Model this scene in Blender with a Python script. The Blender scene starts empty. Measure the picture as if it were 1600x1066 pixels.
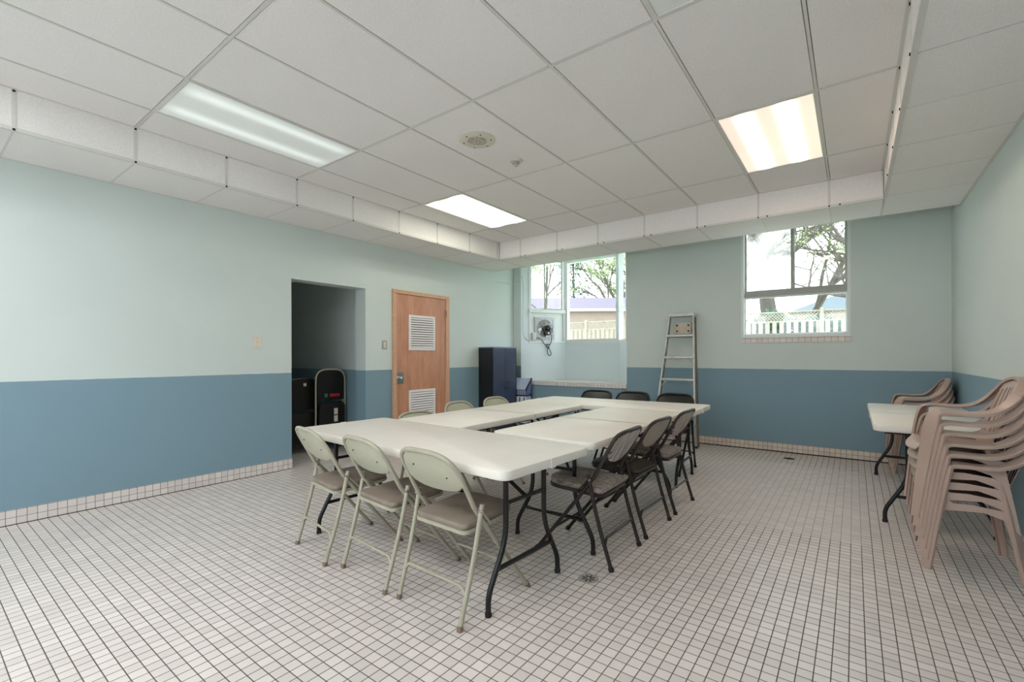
import bpy, bmesh, math, random
from mathutils import Vector, Matrix
PI = math.pi
R = math.radians
random.seed(7)
sc = bpy.context.scene
C = sc.collection

# ------------------------------------------------------------------ camera
H = 1.3
YAW, ROLL = -0.6394, -0.0027
fw = Vector((math.sin(YAW), math.cos(YAW), 0))
rt0 = Vector((math.cos(YAW), -math.sin(YAW), 0))
up0 = rt0.cross(fw)
rt = rt0 * math.cos(ROLL) + up0 * math.sin(ROLL)
up = -rt0 * math.sin(ROLL) + up0 * math.cos(ROLL)
cam = bpy.data.cameras.new('camera')
cam.sensor_width = 36
cam.lens = 718.57 / 1600 * 36
cam.shift_y = (556.15 - 533) / 1600
cam.clip_start = 0.02
cam.clip_end = 300
co = bpy.data.objects.new('camera', cam)
C.objects.link(co)
co.matrix_world = Matrix(((rt.x, up.x, -fw.x, 0), (rt.y, up.y, -fw.y, 0), (rt.z, up.z, -fw.z, H), (0, 0, 0, 1)))
sc.camera = co

# ------------------------------------------------------------------ world, exposure, light levels
vs = sc.view_settings
vs.view_transform = 'Standard'
vs.look = 'None'
vs.gamma = 1
vs.use_curve_mapping = False
vs.exposure = 0.78
W = bpy.data.worlds.new('overcast_sky')
sc.world = W
W.use_nodes = True
bg = W.node_tree.nodes['Background']
bg.inputs[0].default_value = (0.88, 0.95, 1.0, 1)
SKY = 3.2
bg.inputs[1].default_value = SKY
sc.cycles.use_denoising = True
sc.cycles.max_bounces = 10
sc.cycles.diffuse_bounces = 6
sc.cycles.transparent_max_bounces = 12
sc.cycles.sample_clamp_indirect = 8
LAMP = 14.0          # emission of the lit ceiling fixtures
FILL_LAMP = 11.5      # unseen fill fixtures added behind the camera to brighten the room

# ------------------------------------------------------------------ materials
def lin(c):
    return tuple(((v / 255) / 12.92 if v / 255 <= 0.04045 else ((v / 255 + 0.055) / 1.055) ** 2.4) for v in c)
def nt(name):
    m = bpy.data.materials.new(name); m.use_nodes = True
    t = m.node_tree
    return m, t, t.nodes['Principled BSDF']
def N(t, typ, **k):
    n = t.nodes.new(typ)
    for a, b in k.items(): setattr(n, a, b)
    return n
def mth(t, op, a, b=None, c=None):
    n = N(t, 'ShaderNodeMath', operation=op)
    for i, v in enumerate((a, b, c)):
        if v is None: continue
        if isinstance(v, (int, float)): n.inputs[i].default_value = v
        else: t.links.new(v, n.inputs[i])
    return n.outputs[0]
def mixc(t, fac, a, b):
    n = N(t, 'ShaderNodeMix', data_type='RGBA')
    for i, v in ((0, fac), (6, a), (7, b)):
        if isinstance(v, (int, float)): n.inputs[i].default_value = v
        elif isinstance(v, tuple): n.inputs[i].default_value = (*v[:3], 1)
        else: t.links.new(v, n.inputs[i])
    return n.outputs[2]
def bump(t, p, h, strength, dist=0.002):
    b = N(t, 'ShaderNodeBump'); b.inputs['Strength'].default_value = strength; b.inputs['Distance'].default_value = dist
    t.links.new(h, b.inputs['Height']); t.links.new(b.outputs[0], p.inputs['Normal'])
def noise(t, scale, detail=3, vec=None, rough=0.5):
    n = N(t, 'ShaderNodeTexNoise'); n.inputs['Scale'].default_value = scale; n.inputs['Detail'].default_value = detail
    n.inputs['Roughness'].default_value = rough
    if vec is not None: t.links.new(vec, n.inputs['Vector'])
    return n.outputs[0]
def position(t):
    return N(t, 'ShaderNodeNewGeometry').outputs['Position']
def objco(t):
    return N(t, 'ShaderNodeTexCoord').outputs['Object']
def ramp(t, f, a, b):
    n = N(t, 'ShaderNodeMapRange'); n.inputs[1].default_value = a; n.inputs[2].default_value = b
    t.links.new(f, n.inputs[0]); return n.outputs[0]
def mat(name, col, rough=0.5, metal=0.0, var=0.0, vscale=8, bmp=0.0, bscale=200, spec=0.5, coat=0.0):
    m, t, p = nt(name)
    c = lin(col)
    p.inputs['Base Color'].default_value = (*c, 1)
    p.inputs['Roughness'].default_value = rough
    p.inputs['Metallic'].default_value = metal
    p.inputs['Specular IOR Level'].default_value = spec
    p.inputs['Coat Weight'].default_value = coat
    oc = objco(t)
    f = ramp(t, noise(t, vscale, 4, oc), 0.3, 0.7)
    v = max(var, 0.02)
    t.links.new(mixc(t, f, tuple(x * (1 - v) for x in c), tuple(min(1, x * (1 + v)) for x in c)), p.inputs['Base Color'])
    if bmp: bump(t, p, noise(t, bscale, 2, oc), bmp)
    return m

UPPER = lin((210, 219, 216))
LOWER = lin((128, 155, 169))
def wall_paint(name, two=True, upper=UPPER, lower=LOWER, zb=1.11):
    m, t, p = nt(name)
    pos = position(t)
    s = N(t, 'ShaderNodeSeparateXYZ'); t.links.new(pos, s.inputs[0])
    n1 = noise(t, 1.3, 3, pos)
    n2 = noise(t, 60, 3, pos)
    wob = mth(t, 'MULTIPLY', mth(t, 'SUBTRACT', noise(t, 9, 2, pos), 0.5), 0.006)
    f = mth(t, 'GREATER_THAN', mth(t, 'ADD', s.outputs[2], wob), zb)
    col = mixc(t, f, lower, upper) if two else mixc(t, 0.0, upper, upper)
    dk = mth(t, 'MULTIPLY', ramp(t, n1, 0.3, 0.7), 0.07)
    col = mixc(t, dk, col, (0.25, 0.28, 0.27))
    t.links.new(col, p.inputs['Base Color'])
    p.inputs['Roughness'].default_value = 0.55
    p.inputs['Specular IOR Level'].default_value = 0.25
    # painted block joints, barely visible, plus roller stipple
    br = None
    for out, pitch in ((s.outputs[2], 0.2), ):
        k = mth(t, 'ABSOLUTE', mth(t, 'SUBTRACT', mth(t, 'FRACT', mth(t, 'DIVIDE', out, pitch)), 0.5))
        br = mth(t, 'LESS_THAN', k, 0.02)
    h = mth(t, 'SUBTRACT', n2, mth(t, 'MULTIPLY', br, 0.15))
    bump(t, p, h, 0.22, 0.004)
    return m
def tile(name, axes, pitch, offs, base, grout, gw, rough=0.28, patch=False, var=0.10, rows=None):
    """square glazed tiles over two world axes with a little colour change from tile to tile"""
    m, t, p = nt(name)
    pos = position(t)
    s = N(t, 'ShaderNodeSeparateXYZ'); t.links.new(pos, s.inputs[0])
    lines = []; cells = []
    for a, o in zip(axes, offs):
        v = mth(t, 'DIVIDE', mth(t, 'ADD', s.outputs[a], o), pitch)
        fr = mth(t, 'FRACT', v)
        d = mth(t, 'SUBTRACT', 0.5, mth(t, 'ABSOLUTE', mth(t, 'SUBTRACT', fr, 0.5)))
        lines.append(d); cells.append(mth(t, 'FLOOR', v))
    d = mth(t, 'MINIMUM', lines[0], lines[1])
    g = mth(t, 'LESS_THAN', d, gw / pitch / 2)
    cb = N(t, 'ShaderNodeCombineXYZ'); t.links.new(cells[0], cb.inputs[0]); t.links.new(cells[1], cb.inputs[1])
    wn = N(t, 'ShaderNodeTexWhiteNoise'); t.links.new(cb.outputs[0], wn.inputs['Vector'])
    b0 = lin(base)
    a = mixc(t, wn.outputs[0], tuple(x * (1 - var) for x in b0), tuple(min(1, x * (1 + var * 0.7)) for x in b0))
    cr = N(t, 'ShaderNodeSeparateColor'); t.links.new(wn.outputs[1], cr.inputs[0])
    a = mixc(t, mth(t, 'MULTIPLY', cr.outputs[1], 0.16), a, lin((214, 196, 186)))
    a = mixc(t, mth(t, 'MULTIPLY', ramp(t, noise(t, 0.9, 3, pos), 0.35, 0.7), 0.12), a, lin((150, 145, 135)))
    gc = lin(grout)
    gcol = mixc(t, ramp(t, noise(t, 2.0, 2, pos), 0.3, 0.7), tuple(x * 0.8 for x in gc), tuple(x * 1.3 for x in gc))
    if patch:   # area with pale grout between tables and far wall
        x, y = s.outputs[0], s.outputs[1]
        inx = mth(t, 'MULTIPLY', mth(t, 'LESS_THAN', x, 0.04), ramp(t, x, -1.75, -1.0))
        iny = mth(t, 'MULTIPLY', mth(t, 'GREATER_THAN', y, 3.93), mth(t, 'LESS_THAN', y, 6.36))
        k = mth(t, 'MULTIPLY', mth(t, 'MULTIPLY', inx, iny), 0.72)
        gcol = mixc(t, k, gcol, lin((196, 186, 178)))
    t.links.new(mixc(t, g, a, gcol), p.inputs['Base Color'])
    t.links.new(mth(t, 'ADD', mth(t, 'MULTIPLY', g, 0.5), rough), p.inputs['Roughness'])
    p.inputs['Specular IOR Level'].default_value = 0.4
    hh = mth(t, 'MINIMUM', mth(t, 'MULTIPLY', d, pitch / gw * 1.2), 1.0)
    bump(t, p, hh, 0.5, 0.0015)
    return m

TP = 0.0578
M = {}
M['wall'] = wall_paint('two_tone_block_wall_paint')
M['bay_daylit_paint'] = wall_paint('daylit_upper_wall_paint', two=False, upper=lin((222, 232, 236)))  # upper wall colour, lightened to carry the daylight inside the bay
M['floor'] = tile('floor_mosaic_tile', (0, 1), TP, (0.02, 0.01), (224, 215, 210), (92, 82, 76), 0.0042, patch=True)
M['base_y'] = tile('baseboard_tile_left', (1, 2), TP, (0.01, 0.0), (226, 218, 214), (110, 100, 98), 0.0035)
M['base_x'] = tile('baseboard_tile_back', (0, 2), TP, (0.02, 0.0), (226, 212, 200), (96, 80, 72), 0.0035)
M['sill_bay'] = tile('bay_sill_tile', (0, 1), TP, (0.02, 0.01), (228, 222, 218), (120, 110, 108), 0.0035)
M['sill_x'] = tile('sill_edge_tile', (0, 2), 0.0705, (0.02, 0.0235), (226, 214, 206), (120, 104, 98), 0.0035)
M['gap'] = mat('black_floor_gap', (22, 16, 14), 0.8)
def ceil_mat():
    m, t, p = nt('fissured_ceiling_tile')
    pos = position(t)
    n1 = noise(t, 140, 3, pos, 0.7); n2 = noise(t, 1.1, 3, pos)
    c = lin((244, 240, 238))
    f = ramp(t, n1, 0.42, 0.62)
    col = mixc(t, f, tuple(x * 0.9 for x in c), c)
    col = mixc(t, mth(t, 'MULTIPLY', ramp(t, n2, 0.35, 0.7), 0.08), col, lin((190, 176, 170)))
    t.links.new(col, p.inputs['Base Color']); p.inputs['Roughness'].default_value = 0.9
    p.inputs['Specular IOR Level'].default_value = 0.1
    bump(t, p, n1, 0.35, 0.002)
    return m
M['ceil'] = ceil_mat()
M['tbar'] = mat('white_enamel_grid', (214, 211, 206), 0.5)
M['plenum'] = mat('dark_plenum', (70, 66, 62), 0.9)
M['plastic_white'] = mat('moulded_offwhite_plastic', (236, 229, 220), 0.42, var=0.03, vscale=3, bmp=0.12, bscale=400)
M['plastic_edge'] = mat('plastic_edge', (214, 208, 200), 0.5)
M['black_steel'] = mat('black_powder_coated_steel', (13, 12, 14), 0.35, spec=0.5)
M['beige_steel'] = mat('beige_enamelled_steel', (172, 166, 148), 0.4, var=0.08, vscale=12)
M['beige_panel'] = mat('beige_back_panel', (180, 178, 158), 0.42, var=0.05, vscale=6)
M['taupe_vinyl'] = mat('taupe_vinyl', (138, 124, 112), 0.5, var=0.14, vscale=9, bmp=0.2, bscale=90)
M['brown_steel'] = mat('dark_brown_enamelled_steel', (42, 32, 29), 0.36, var=0.1)
M['rubber'] = mat('dark_rubber', (38, 30, 28), 0.8)
M['screw'] = mat('dark_screw', (34, 30, 28), 0.5, metal=0.5)
M['black_vinyl'] = mat('black_vinyl', (15, 14, 14), 0.42, bmp=0.2, bscale=120)
M['shaded_vinyl'] = mat('recess_shaded_vinyl', (12, 11, 12), 0.8)  # black vinyl made darker, with the recess shade put into its colour
M['olive_vinyl'] = mat('dark_olive_vinyl', (58, 53, 44), 0.42, bmp=0.15, bscale=120)
M['grey_panel'] = mat('warm_grey_back_panel', (158, 148, 136), 0.5, var=0.05)
def fabric(name, a, b, vert):
    m, t, p = nt(name)
    oc = objco(t)
    mp = N(t, 'ShaderNodeMapping'); t.links.new(oc, mp.inputs[0])
    mp.inputs['Scale'].default_value = (95, 4, 4) if vert else (60, 22, 60)
    n = noise(t, 1.0, 1 if vert else 4, mp.outputs[0], 0.7)
    t.links.new(mixc(t, ramp(t, n, 0.38, 0.62), lin(a), lin(b)), p.inputs['Base Color'])
    p.inputs['Roughness'].default_value = 0.85
    p.inputs['Sheen Weight'].default_value = 0.15
    bump(t, p, n, 0.5, 0.002)
    return m
M['stripe_fabric'] = fabric('striped_grey_brown_fabric', (100, 88, 84), (212, 200, 190), True)
M['seat_fabric'] = fabric('mottled_grey_brown_fabric', (104, 92, 85), (170, 156, 146), False)
M['resin'] = mat('taupe_resin', (184, 158, 145), 0.36, var=0.06, vscale=5, coat=0.1)
M['white_trim'] = mat('white_painted_frame', (226, 230, 230), 0.4)
M['alu'] = mat('weathered_aluminium', (186, 184, 178), 0.42, metal=0.55, var=0.12, vscale=14)
M['alu_dark'] = mat('worn_brown_steel', (134, 112, 98), 0.5, metal=0.2, var=0.15, vscale=14)
M['alu_plate'] = mat('scuffed_tool_shelf', (198, 184, 168), 0.55, var=0.12, vscale=20)
M['yellow'] = mat('ladder_feet_rubber', (60, 55, 50), 0.7)
def wood():
    m, t, p = nt('salmon_birch_door_veneer')
    oc = objco(t)
    mp = N(t, 'ShaderNodeMapping'); t.links.new(oc, mp.inputs[0]); mp.inputs['Scale'].default_value = (3, 9, 1.2)
    n = noise(t, 2.2, 5, mp.outputs[0], 0.6); n2 = noise(t, 2.5, 3, oc)
    c = mixc(t, ramp(t, n, 0.35, 0.68), lin((186, 128, 100)), lin((208, 152, 122)))
    c = mixc(t, mth(t, 'MULTIPLY', ramp(t, n2, 0.45, 0.75), 0.3), c, lin((170, 112, 86)))
    t.links.new(c, p.inputs['Base Color']); p.inputs['Roughness'].default_value = 0.42
    return m
M['wood'] = wood()
M['casing'] = mat('blond_wood_casing', (206, 162, 132), 0.45, var=0.08, vscale=20)
M['chrome'] = mat('chrome', (205, 205, 205), 0.22, metal=1.0)
M['dull_metal'] = mat('dull_galvanised_metal', (178, 178, 184), 0.38, metal=0.6, var=0.15, vscale=30)
M['louvre'] = mat('white_louvre', (232, 226, 228), 0.4)
M['louvre_back'] = mat('louvre_shadow_back', (84, 78, 84), 0.8)
M['navy'] = mat('navy_black_laminate', (56, 64, 90), 0.24, var=0.12, vscale=4)
M['navy_side'] = mat('black_laminate', (12, 13, 16), 0.5)
M['navy_edge'] = mat('pale_top_edge', (120, 140, 168), 0.35)
M['ivory'] = mat('ivory_plastic', (222, 210, 196), 0.4)
M['grey_plate'] = mat('grey_switch_plate', (166, 166, 160), 0.4)
M['cream'] = mat('aged_cream_plastic', (212, 208, 192), 0.5)
M['black'] = mat('black_plastic', (16, 16, 18), 0.4)
M['lid'] = mat('pale_blue_grey_lid', (170, 180, 204), 0.4, var=0.08)
M['lid_front'] = mat('ribbed_slate_blue_plastic', (96, 106, 146), 0.45, var=0.1)
M['white'] = mat('white_plastic', (225, 228, 232), 0.45)
M['red'] = mat('red_label', (176, 34, 48), 0.5)
M['green'] = mat('green_label', (24, 120, 90), 0.5)
M['steel_drain'] = mat('steel_drain', (176, 170, 166), 0.35, metal=0.3)
def glass(name, haze=0.0, tint=(1, 1, 1)):
    m, t, p = nt(name)
    out = t.nodes['Material Output']
    tr = N(t, 'ShaderNodeBsdfTransparent'); tr.inputs[0].default_value = (*tint, 1)
    gl = N(t, 'ShaderNodeBsdfGlossy'); gl.inputs['Roughness'].default_value = 0.02
    mx = N(t, 'ShaderNodeMixShader'); mx.inputs[0].default_value = 0.05
    t.links.new(tr.outputs[0], mx.inputs[1]); t.links.new(gl.outputs[0], mx.inputs[2])
    last = mx.outputs[0]
    if haze:
        tl = N(t, 'ShaderNodeBsdfTranslucent'); tl.inputs[0].default_value = (0.9, 0.9, 0.95, 1)
        m2 = N(t, 'ShaderNodeMixShader')
        n = noise(t, 3.5, 3, objco(t))
        t.links.new(mth(t, 'MULTIPLY', ramp(t, n, 0.3, 0.62), haze), m2.inputs[0])
        t.links.new(last, m2.inputs[1]); t.links.new(tl.outputs[0], m2.inputs[2]); last = m2.outputs[0]
    t.links.new(last, out.inputs[0])
    return m
M['glass'] = glass('clear_window_glass', 0.0, (0.97, 0.99, 0.98))
M['hazy_glass'] = glass('fogged_window_glass', 0.5)
def lamp_mat(name, col, strength, tubes, base=0.45, tw=0.10):
    m, t, p = nt(name)
    oc = objco(t)
    s = N(t, 'ShaderNodeSeparateXYZ'); t.links.new(oc, s.inputs[0])
    tot = None
    for tx in tubes:
        d = mth(t, 'DIVIDE', mth(t, 'SUBTRACT', s.outputs[0], tx), tw)
        g = mth(t, 'POWER', 2.718, mth(t, 'MULTIPLY', mth(t, 'MULTIPLY', d, d), -1.0))
        tot = g if tot is None else mth(t, 'ADD', tot, g)
    ends = ramp(t, mth(t, 'SUBTRACT', 0.66, mth(t, 'ABSOLUTE', s.outputs[1])), 0.0, 0.12)
    tot = mth(t, 'MULTIPLY', tot, ends)
    e = mth(t, 'MULTIPLY', mth(t, 'ADD', mth(t, 'MULTIPLY', tot, 1 - base), base), strength)
    p.inputs['Base Color'].default_value = (0.8, 0.82, 0.8, 1) if strength < 1 else (0.25, 0.25, 0.25, 1)
    p.inputs['Roughness'].default_value = 0.25
    p.inputs['Emission Color'].default_value = (*col, 1)
    t.links.new(e, p.inputs['Emission Strength'])
    return m
M['lamp_warm'] = lamp_mat('warm_fluorescent_diffuser', (1.0, 0.79, 0.64), LAMP, (-0.14, 0.13), 0.038, 0.038)
M['lamp_green'] = lamp_mat('greenish_fluorescent_diffuser', (1.0, 0.99, 0.82), LAMP, (-0.16, 0.16), 0.045, 0.052)
M['lamp_dim'] = lamp_mat('dying_fluorescent_diffuser', (0.9, 1.0, 0.96), 0.26, (-0.17, 0.18), 0.3, 0.06)
M['lamp_off'] = lamp_mat('unlit_diffuser', (1, 1, 1), 0.0, (0.0,), 0.2)
M['lamp_rear'] = lamp_mat('added_fill_diffuser', (0.95, 0.98, 1.0), FILL_LAMP, (-0.16, 0.16), 0.5, 0.09)  # diffuser of the unseen fixtures added as fill
# outdoors
M['lawn'] = mat('spring_lawn', (150, 168, 120), 0.9, var=0.2, vscale=2)
M['fence'] = mat('weathered_fence_wood', (168, 160, 152), 0.8, var=0.15, vscale=6)
M['bark'] = mat('grey_bark', (92, 84, 80), 0.9, var=0.25, vscale=10)
M['leaf'] = mat('spring_leaf', (158, 176, 128), 0.7, var=0.25, vscale=3)
M['needle'] = mat('conifer_needle', (66, 104, 84), 0.8, var=0.25, vscale=3)
M['shingle'] = mat('grey_mauve_shingle', (112, 104, 120), 0.85, var=0.15, vscale=30)
M['siding'] = mat('pale_pink_brick_siding', (156, 136, 130), 0.8, var=0.12, vscale=25)
M['blue_roof'] = mat('blue_grey_roof', (140, 150, 168), 0.8, var=0.1, vscale=20)
M['exterior'] = mat('exterior_brick', (170, 150, 138), 0.9, var=0.15, vscale=12)

# ------------------------------------------------------------------ mesh helpers
def obj(name, bm, m, parent=None, smooth=False, loc=None):
    me = bpy.data.meshes.new(name)
    bmesh.ops.recalc_face_normals(bm, faces=bm.faces)
    bm.to_mesh(me); bm.free()
    ms = m if isinstance(m, (list, tuple)) else [m]
    for x in ms: me.materials.append(x)
    if smooth:
        me.polygons.foreach_set('use_smooth', [True] * len(me.polygons))
        me.set_sharp_from_angle(angle=R(38))
    o = bpy.data.objects.new(name, me); C.objects.link(o)
    if parent: o.parent = parent
    if loc: o.location = loc
    return o
def struct(name, bm, m, parent=None, smooth=False, loc=None):
    o = obj(name, bm, m, parent, smooth, loc)
    if not parent: o['kind'] = 'structure'
    return o
def thing(name, label, cat, loc=(0, 0, 0), rotz=0.0, group=None):
    o = bpy.data.objects.new(name, None); C.objects.link(o)
    o.location = loc; o.rotation_euler = (0, 0, rotz); o.empty_display_size = 0.1
    o['label'] = label; o['category'] = cat
    if group: o['group'] = group
    return o
def tag(o, label, cat, group=None):
    o['label'] = label; o['category'] = cat
    if group: o['group'] = group
    return o
def dup(root, loc, rotz, label, group=None, tilt=None):
    def cp(o, par):
        c = o.copy(); C.objects.link(c); c.parent = par
        for ch in list(o.children): cp(ch, c)
        return c
    r = cp(root, None)
    r.location = loc; r.rotation_euler = (0, 0, rotz)
    if tilt: r.rotation_euler = tilt
    r['label'] = label
    if group: r['group'] = group
    return r
def box(bm, x0, x1, y0, y1, z0, z1, bev=0.0, mi=0, mx=None):
    g = bmesh.ops.create_cube(bm, size=1.0)
    vsx = g['verts']
    for v in vsx:
        v.co = Vector(((x0 + x1) / 2 + v.co.x * (x1 - x0), (y0 + y1) / 2 + v.co.y * (y1 - y0), (z0 + z1) / 2 + v.co.z * (z1 - z0)))
    fs = list({f for v in vsx for f in v.link_faces})
    for f in fs: f.material_index = mi
    if bev:
        es = list({e for v in vsx for e in v.link_edges})
        r = bmesh.ops.bevel(bm, geom=es, offset=bev, segments=2, profile=0.6, affect='EDGES')
        vsx = list({v for f in r['faces'] for v in f.verts} | {v for v in vsx if v.is_valid})
        for f in r['faces']: f.material_index = mi
    if mx is not None:
        for v in vsx: v.co = mx @ v.co
    return vsx
def B(*a, **k):
    bm = bmesh.new(); box(bm, *a, **k); return bm
def catmull(pts, n=6):
    P = [Vector(p) for p in pts]
    out = []
    for i in range(len(P) - 1):
        p0 = P[i - 1] if i else P[0] * 2 - P[1]
        p1, p2 = P[i], P[i + 1]
        p3 = P[i + 2] if i + 2 < len(P) else P[-1] * 2 - P[-2]
        for j in range(n):
            u = j / n
            out.append(0.5 * ((2 * p1) + (p2 - p0) * u + (2 * p0 - 5 * p1 + 4 * p2 - p3) * u * u + (3 * p1 - p0 - 3 * p2 + p3) * u ** 3))
    out.append(P[-1])
    return out
def fillet(pts, r, n=5):
    """polyline with rounded corners"""
    P = [Vector(p) for p in pts]; out = [P[0]]
    for i in range(1, len(P) - 1):
        a, b, c = P[i - 1], P[i], P[i + 1]
        d1, d2 = (a - b), (c - b)
        k = min(r, d1.length * 0.45, d2.length * 0.45)
        s, e = b + d1.normalized() * k, b + d2.normalized() * k
        for j in range(n + 1):
            u = j / n
            out.append(s * (1 - u) ** 2 + b * 2 * u * (1 - u) + e * u * u)
    out.append(P[-1]); return out
def tube(bm, pts, r, seg=10, cap=True, r1=None, flat=1.0):
    P = [Vector(p) for p in pts]
    Q = [P[0]]
    for p in P[1:]:
        if (p - Q[-1]).length > 1e-5: Q.append(p)
    P = Q; n = len(P)
    T = [(P[min(i + 1, n - 1)] - P[max(i - 1, 0)]).normalized() for i in range(n)]
    ref = Vector((0, 0, 1)) if abs(T[0].z) < 0.9 else Vector((1, 0, 0))
    U = (ref - T[0] * ref.dot(T[0])).normalized()
    rings = []
    for i in range(n):
        U = (U - T[i] * U.dot(T[i])).normalized(); V = T[i].cross(U)
        rr = r if r1 is None else r + (r1 - r) * i / max(1, n - 1)
        rings.append([bm.verts.new(P[i] + (U * math.cos(2 * PI * k / seg) * flat + V * math.sin(2 * PI * k / seg)) * rr) for k in range(seg)])
    for i in range(n - 1):
        for k in range(seg):
            bm.faces.new((rings[i][k], rings[i][(k + 1) % seg], rings[i + 1][(k + 1) % seg], rings[i + 1][k]))
    if cap:
        bm.faces.new(rings[0][::-1]); bm.faces.new(rings[-1])
def TB(*a, **k):
    bm = bmesh.new(); tube(bm, *a, **k); return bm
def sweep(bm, pts, normals, sections):
    """closed cross-section (u,v) swept on a path; u across, v along the given normal"""
    P = [Vector(p) for p in pts]; n = len(P); rings = []
    for i in range(n):
        T = (P[min(i + 1, n - 1)] - P[max(i - 1, 0)]).normalized()
        Nn = Vector(normals[i]); Nn = (Nn - T * Nn.dot(T)).normalized(); Wd = T.cross(Nn)
        s = sections[i]
        rings.append([bm.verts.new(P[i] + Wd * u + Nn * v) for u, v in s])
    m = len(rings[0])
    for i in range(n - 1):
        for k in range(m):
            bm.faces.new((rings[i][k], rings[i][(k + 1) % m], rings[i + 1][(k + 1) % m], rings[i + 1][k]))
    bm.faces.new(rings[0][::-1]); bm.faces.new(rings[-1])
def lathe(bm, prof, seg=24, mx=None):
    rings = []
    for r, z in prof:
        if r < 1e-6: rings.append([bm.verts.new((0, 0, z))])
        else: rings.append([bm.verts.new((r * math.cos(2 * PI * k / seg), r * math.sin(2 * PI * k / seg), z)) for k in range(seg)])
    for a, b in zip(rings, rings[1:]):
        for k in range(seg):
            f = [a[k % len(a)], a[(k + 1) % len(a)], b[(k + 1) % len(b)], b[k % len(b)]]
            g = []
            for v in f:
                if v not in g: g.append(v)
            if len(g) > 2: bm.faces.new(g)
    vsx = [v for r in rings for v in r]
    if mx is not None:
        for v in vsx: v.co = mx @ v.co
def LT(*a, **k):
    bm = bmesh.new(); lathe(bm, *a, **k); return bm
def prism(bm, outline, z0, z1, fn=None, bev=0.0, mi=0):
    """outline of (x,y), extruded z0..z1; fn maps (x,y,z) to a point; bev rounds both rims"""
    def shrink(d):
        n = len(outline); out = []
        for i in range(n):
            a, b, c = Vector(outline[i - 1]), Vector(outline[i]), Vector(outline[(i + 1) % n])
            e1, e2 = (b - a), (c - b)
            if e1.length < 1e-9 or e2.length < 1e-9: out.append(b); continue
            n1 = Vector((-e1.y, e1.x)).normalized(); n2 = Vector((-e2.y, e2.x)).normalized()
            k = n1 + n2
            k = k / max(0.3, k.dot(n1)) if k.length > 1e-6 else n1
            out.append(b + k * d)
        return out
    area = sum(outline[i - 1][0] * outline[i][1] - outline[i][0] * outline[i - 1][1] for i in range(len(outline)))
    if area < 0: outline = outline[::-1]
    fn = fn or (lambda x, y, z: Vector((x, y, z)))
    if bev:
        h = [(bev, z0), (bev * 0.3, z0 + bev * 0.3), (0, z0 + bev), (0, z1 - bev), (bev * 0.3, z1 - bev * 0.3), (bev, z1)]
    else: h = [(0, z0), (0, z1)]
    rings = []
    for d, z in h:
        o = shrink(d) if d else [Vector(p) for p in outline]
        rings.append([bm.verts.new(fn(p[0], p[1], z)) for p in o])
    m = len(outline)
    fs = []
    for a, b in zip(rings, rings[1:]):
        for k in range(m): fs.append(bm.faces.new((a[k], a[(k + 1) % m], b[(k + 1) % m], b[k])))
    fs.append(bm.faces.new(rings[0][::-1])); fs.append(bm.faces.new(rings[-1]))
    for f in fs: f.material_index = mi
def PR(*a, **k):
    bm = bmesh.new(); prism(bm, *a, **k); return bm
def rrect(x0, x1, y0, y1, r, n=6, radii=None):
    rs = radii or (r, r, r, r)
    out = []
    for (cx, cy, a0), q in zip(((x1, y1, 0), (x0, y1, 90), (x0, y0, 180), (x1, y0, 270)), rs):
        sx = -1 if cx == x1 else 1; sy = -1 if cy == y1 else 1
        for i in range(n + 1):
            a = R(a0 + 90 * i / n)
            out.append((cx + sx * q + q * math.cos(a), cy + sy * q + q * math.sin(a)))
    return out

# ------------------------------------------------------------------ room shell
XL, XR, YB, YF = -5.24, 0.883, 7.107, -2.9
ZS, ZC, YSB, YIB, XIL, XIR = 2.83, 3.106, 6.487, 5.775, -4.539, 0.239
ZT = 3.5
OY0, OY1, OZ = 2.757, 3.767, 2.205
bm = bmesh.new()
box(bm, XL - 0.3, XR + 0.3, YF - 0.2, YB + 0.3, -0.12, 0.0)
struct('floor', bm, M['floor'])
bm = bmesh.new()
T = 0.22
box(bm, XL - T, XL, YF - 0.2, OY0, 0, ZT)
box(bm, XL - T, XL, OY0, OY1, OZ, ZT)
box(bm, XL - T, XL, OY1, YB + 0.25, 0, ZT)
struct('wall_left', bm, M['wall'])
struct('wall_right', B(XR, XR + 0.2, YF - 0.2, YB + 0.25, 0, ZT), M['wall'])
bm = bmesh.new()      # rear wall, behind the camera, with two unseen windows added for fill light
FILL_WIN = ((-4.3, -2.3), (-1.9, 0.1))
box(bm, XL, XR, YF - 0.2, YF, 0, 0.95)
box(bm, XL, XR, YF - 0.2, YF, 2.65, ZT)
for a, b in ((XL, -4.3), (-2.3, -1.9), (0.1, XR)): box(bm, a, b, YF - 0.2, YF, 0.95, 2.65)
struct('wall_rear', bm, M['wall'])
# back wall with the bay opening and the right window
BX0, BX1, BZ0, BZ1 = -5.073, -2.961, 0.745, 3.2
WX0, WX1, WZ0, WZ1 = -1.27, -0.030, 1.545, 3.15
bm = bmesh.new()
TB_ = 0.25
box(bm, XL, BX0, YB, YB + TB_, 0, ZT)
box(bm, BX0, BX1, YB, YB + TB_, 0, BZ0)
box(bm, BX0, BX1, YB, YB + TB_, BZ1, ZT)
box(bm, BX1, WX0, YB, YB + TB_, 0, ZT)
box(bm, WX0, WX1, YB, YB + TB_, 0, WZ0)
box(bm, WX0, WX1, YB, YB + TB_, WZ1, ZT)
box(bm, WX1, XR, YB, YB + TB_, 0, ZT)
struct('wall_back', bm, M['wall'])
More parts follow.
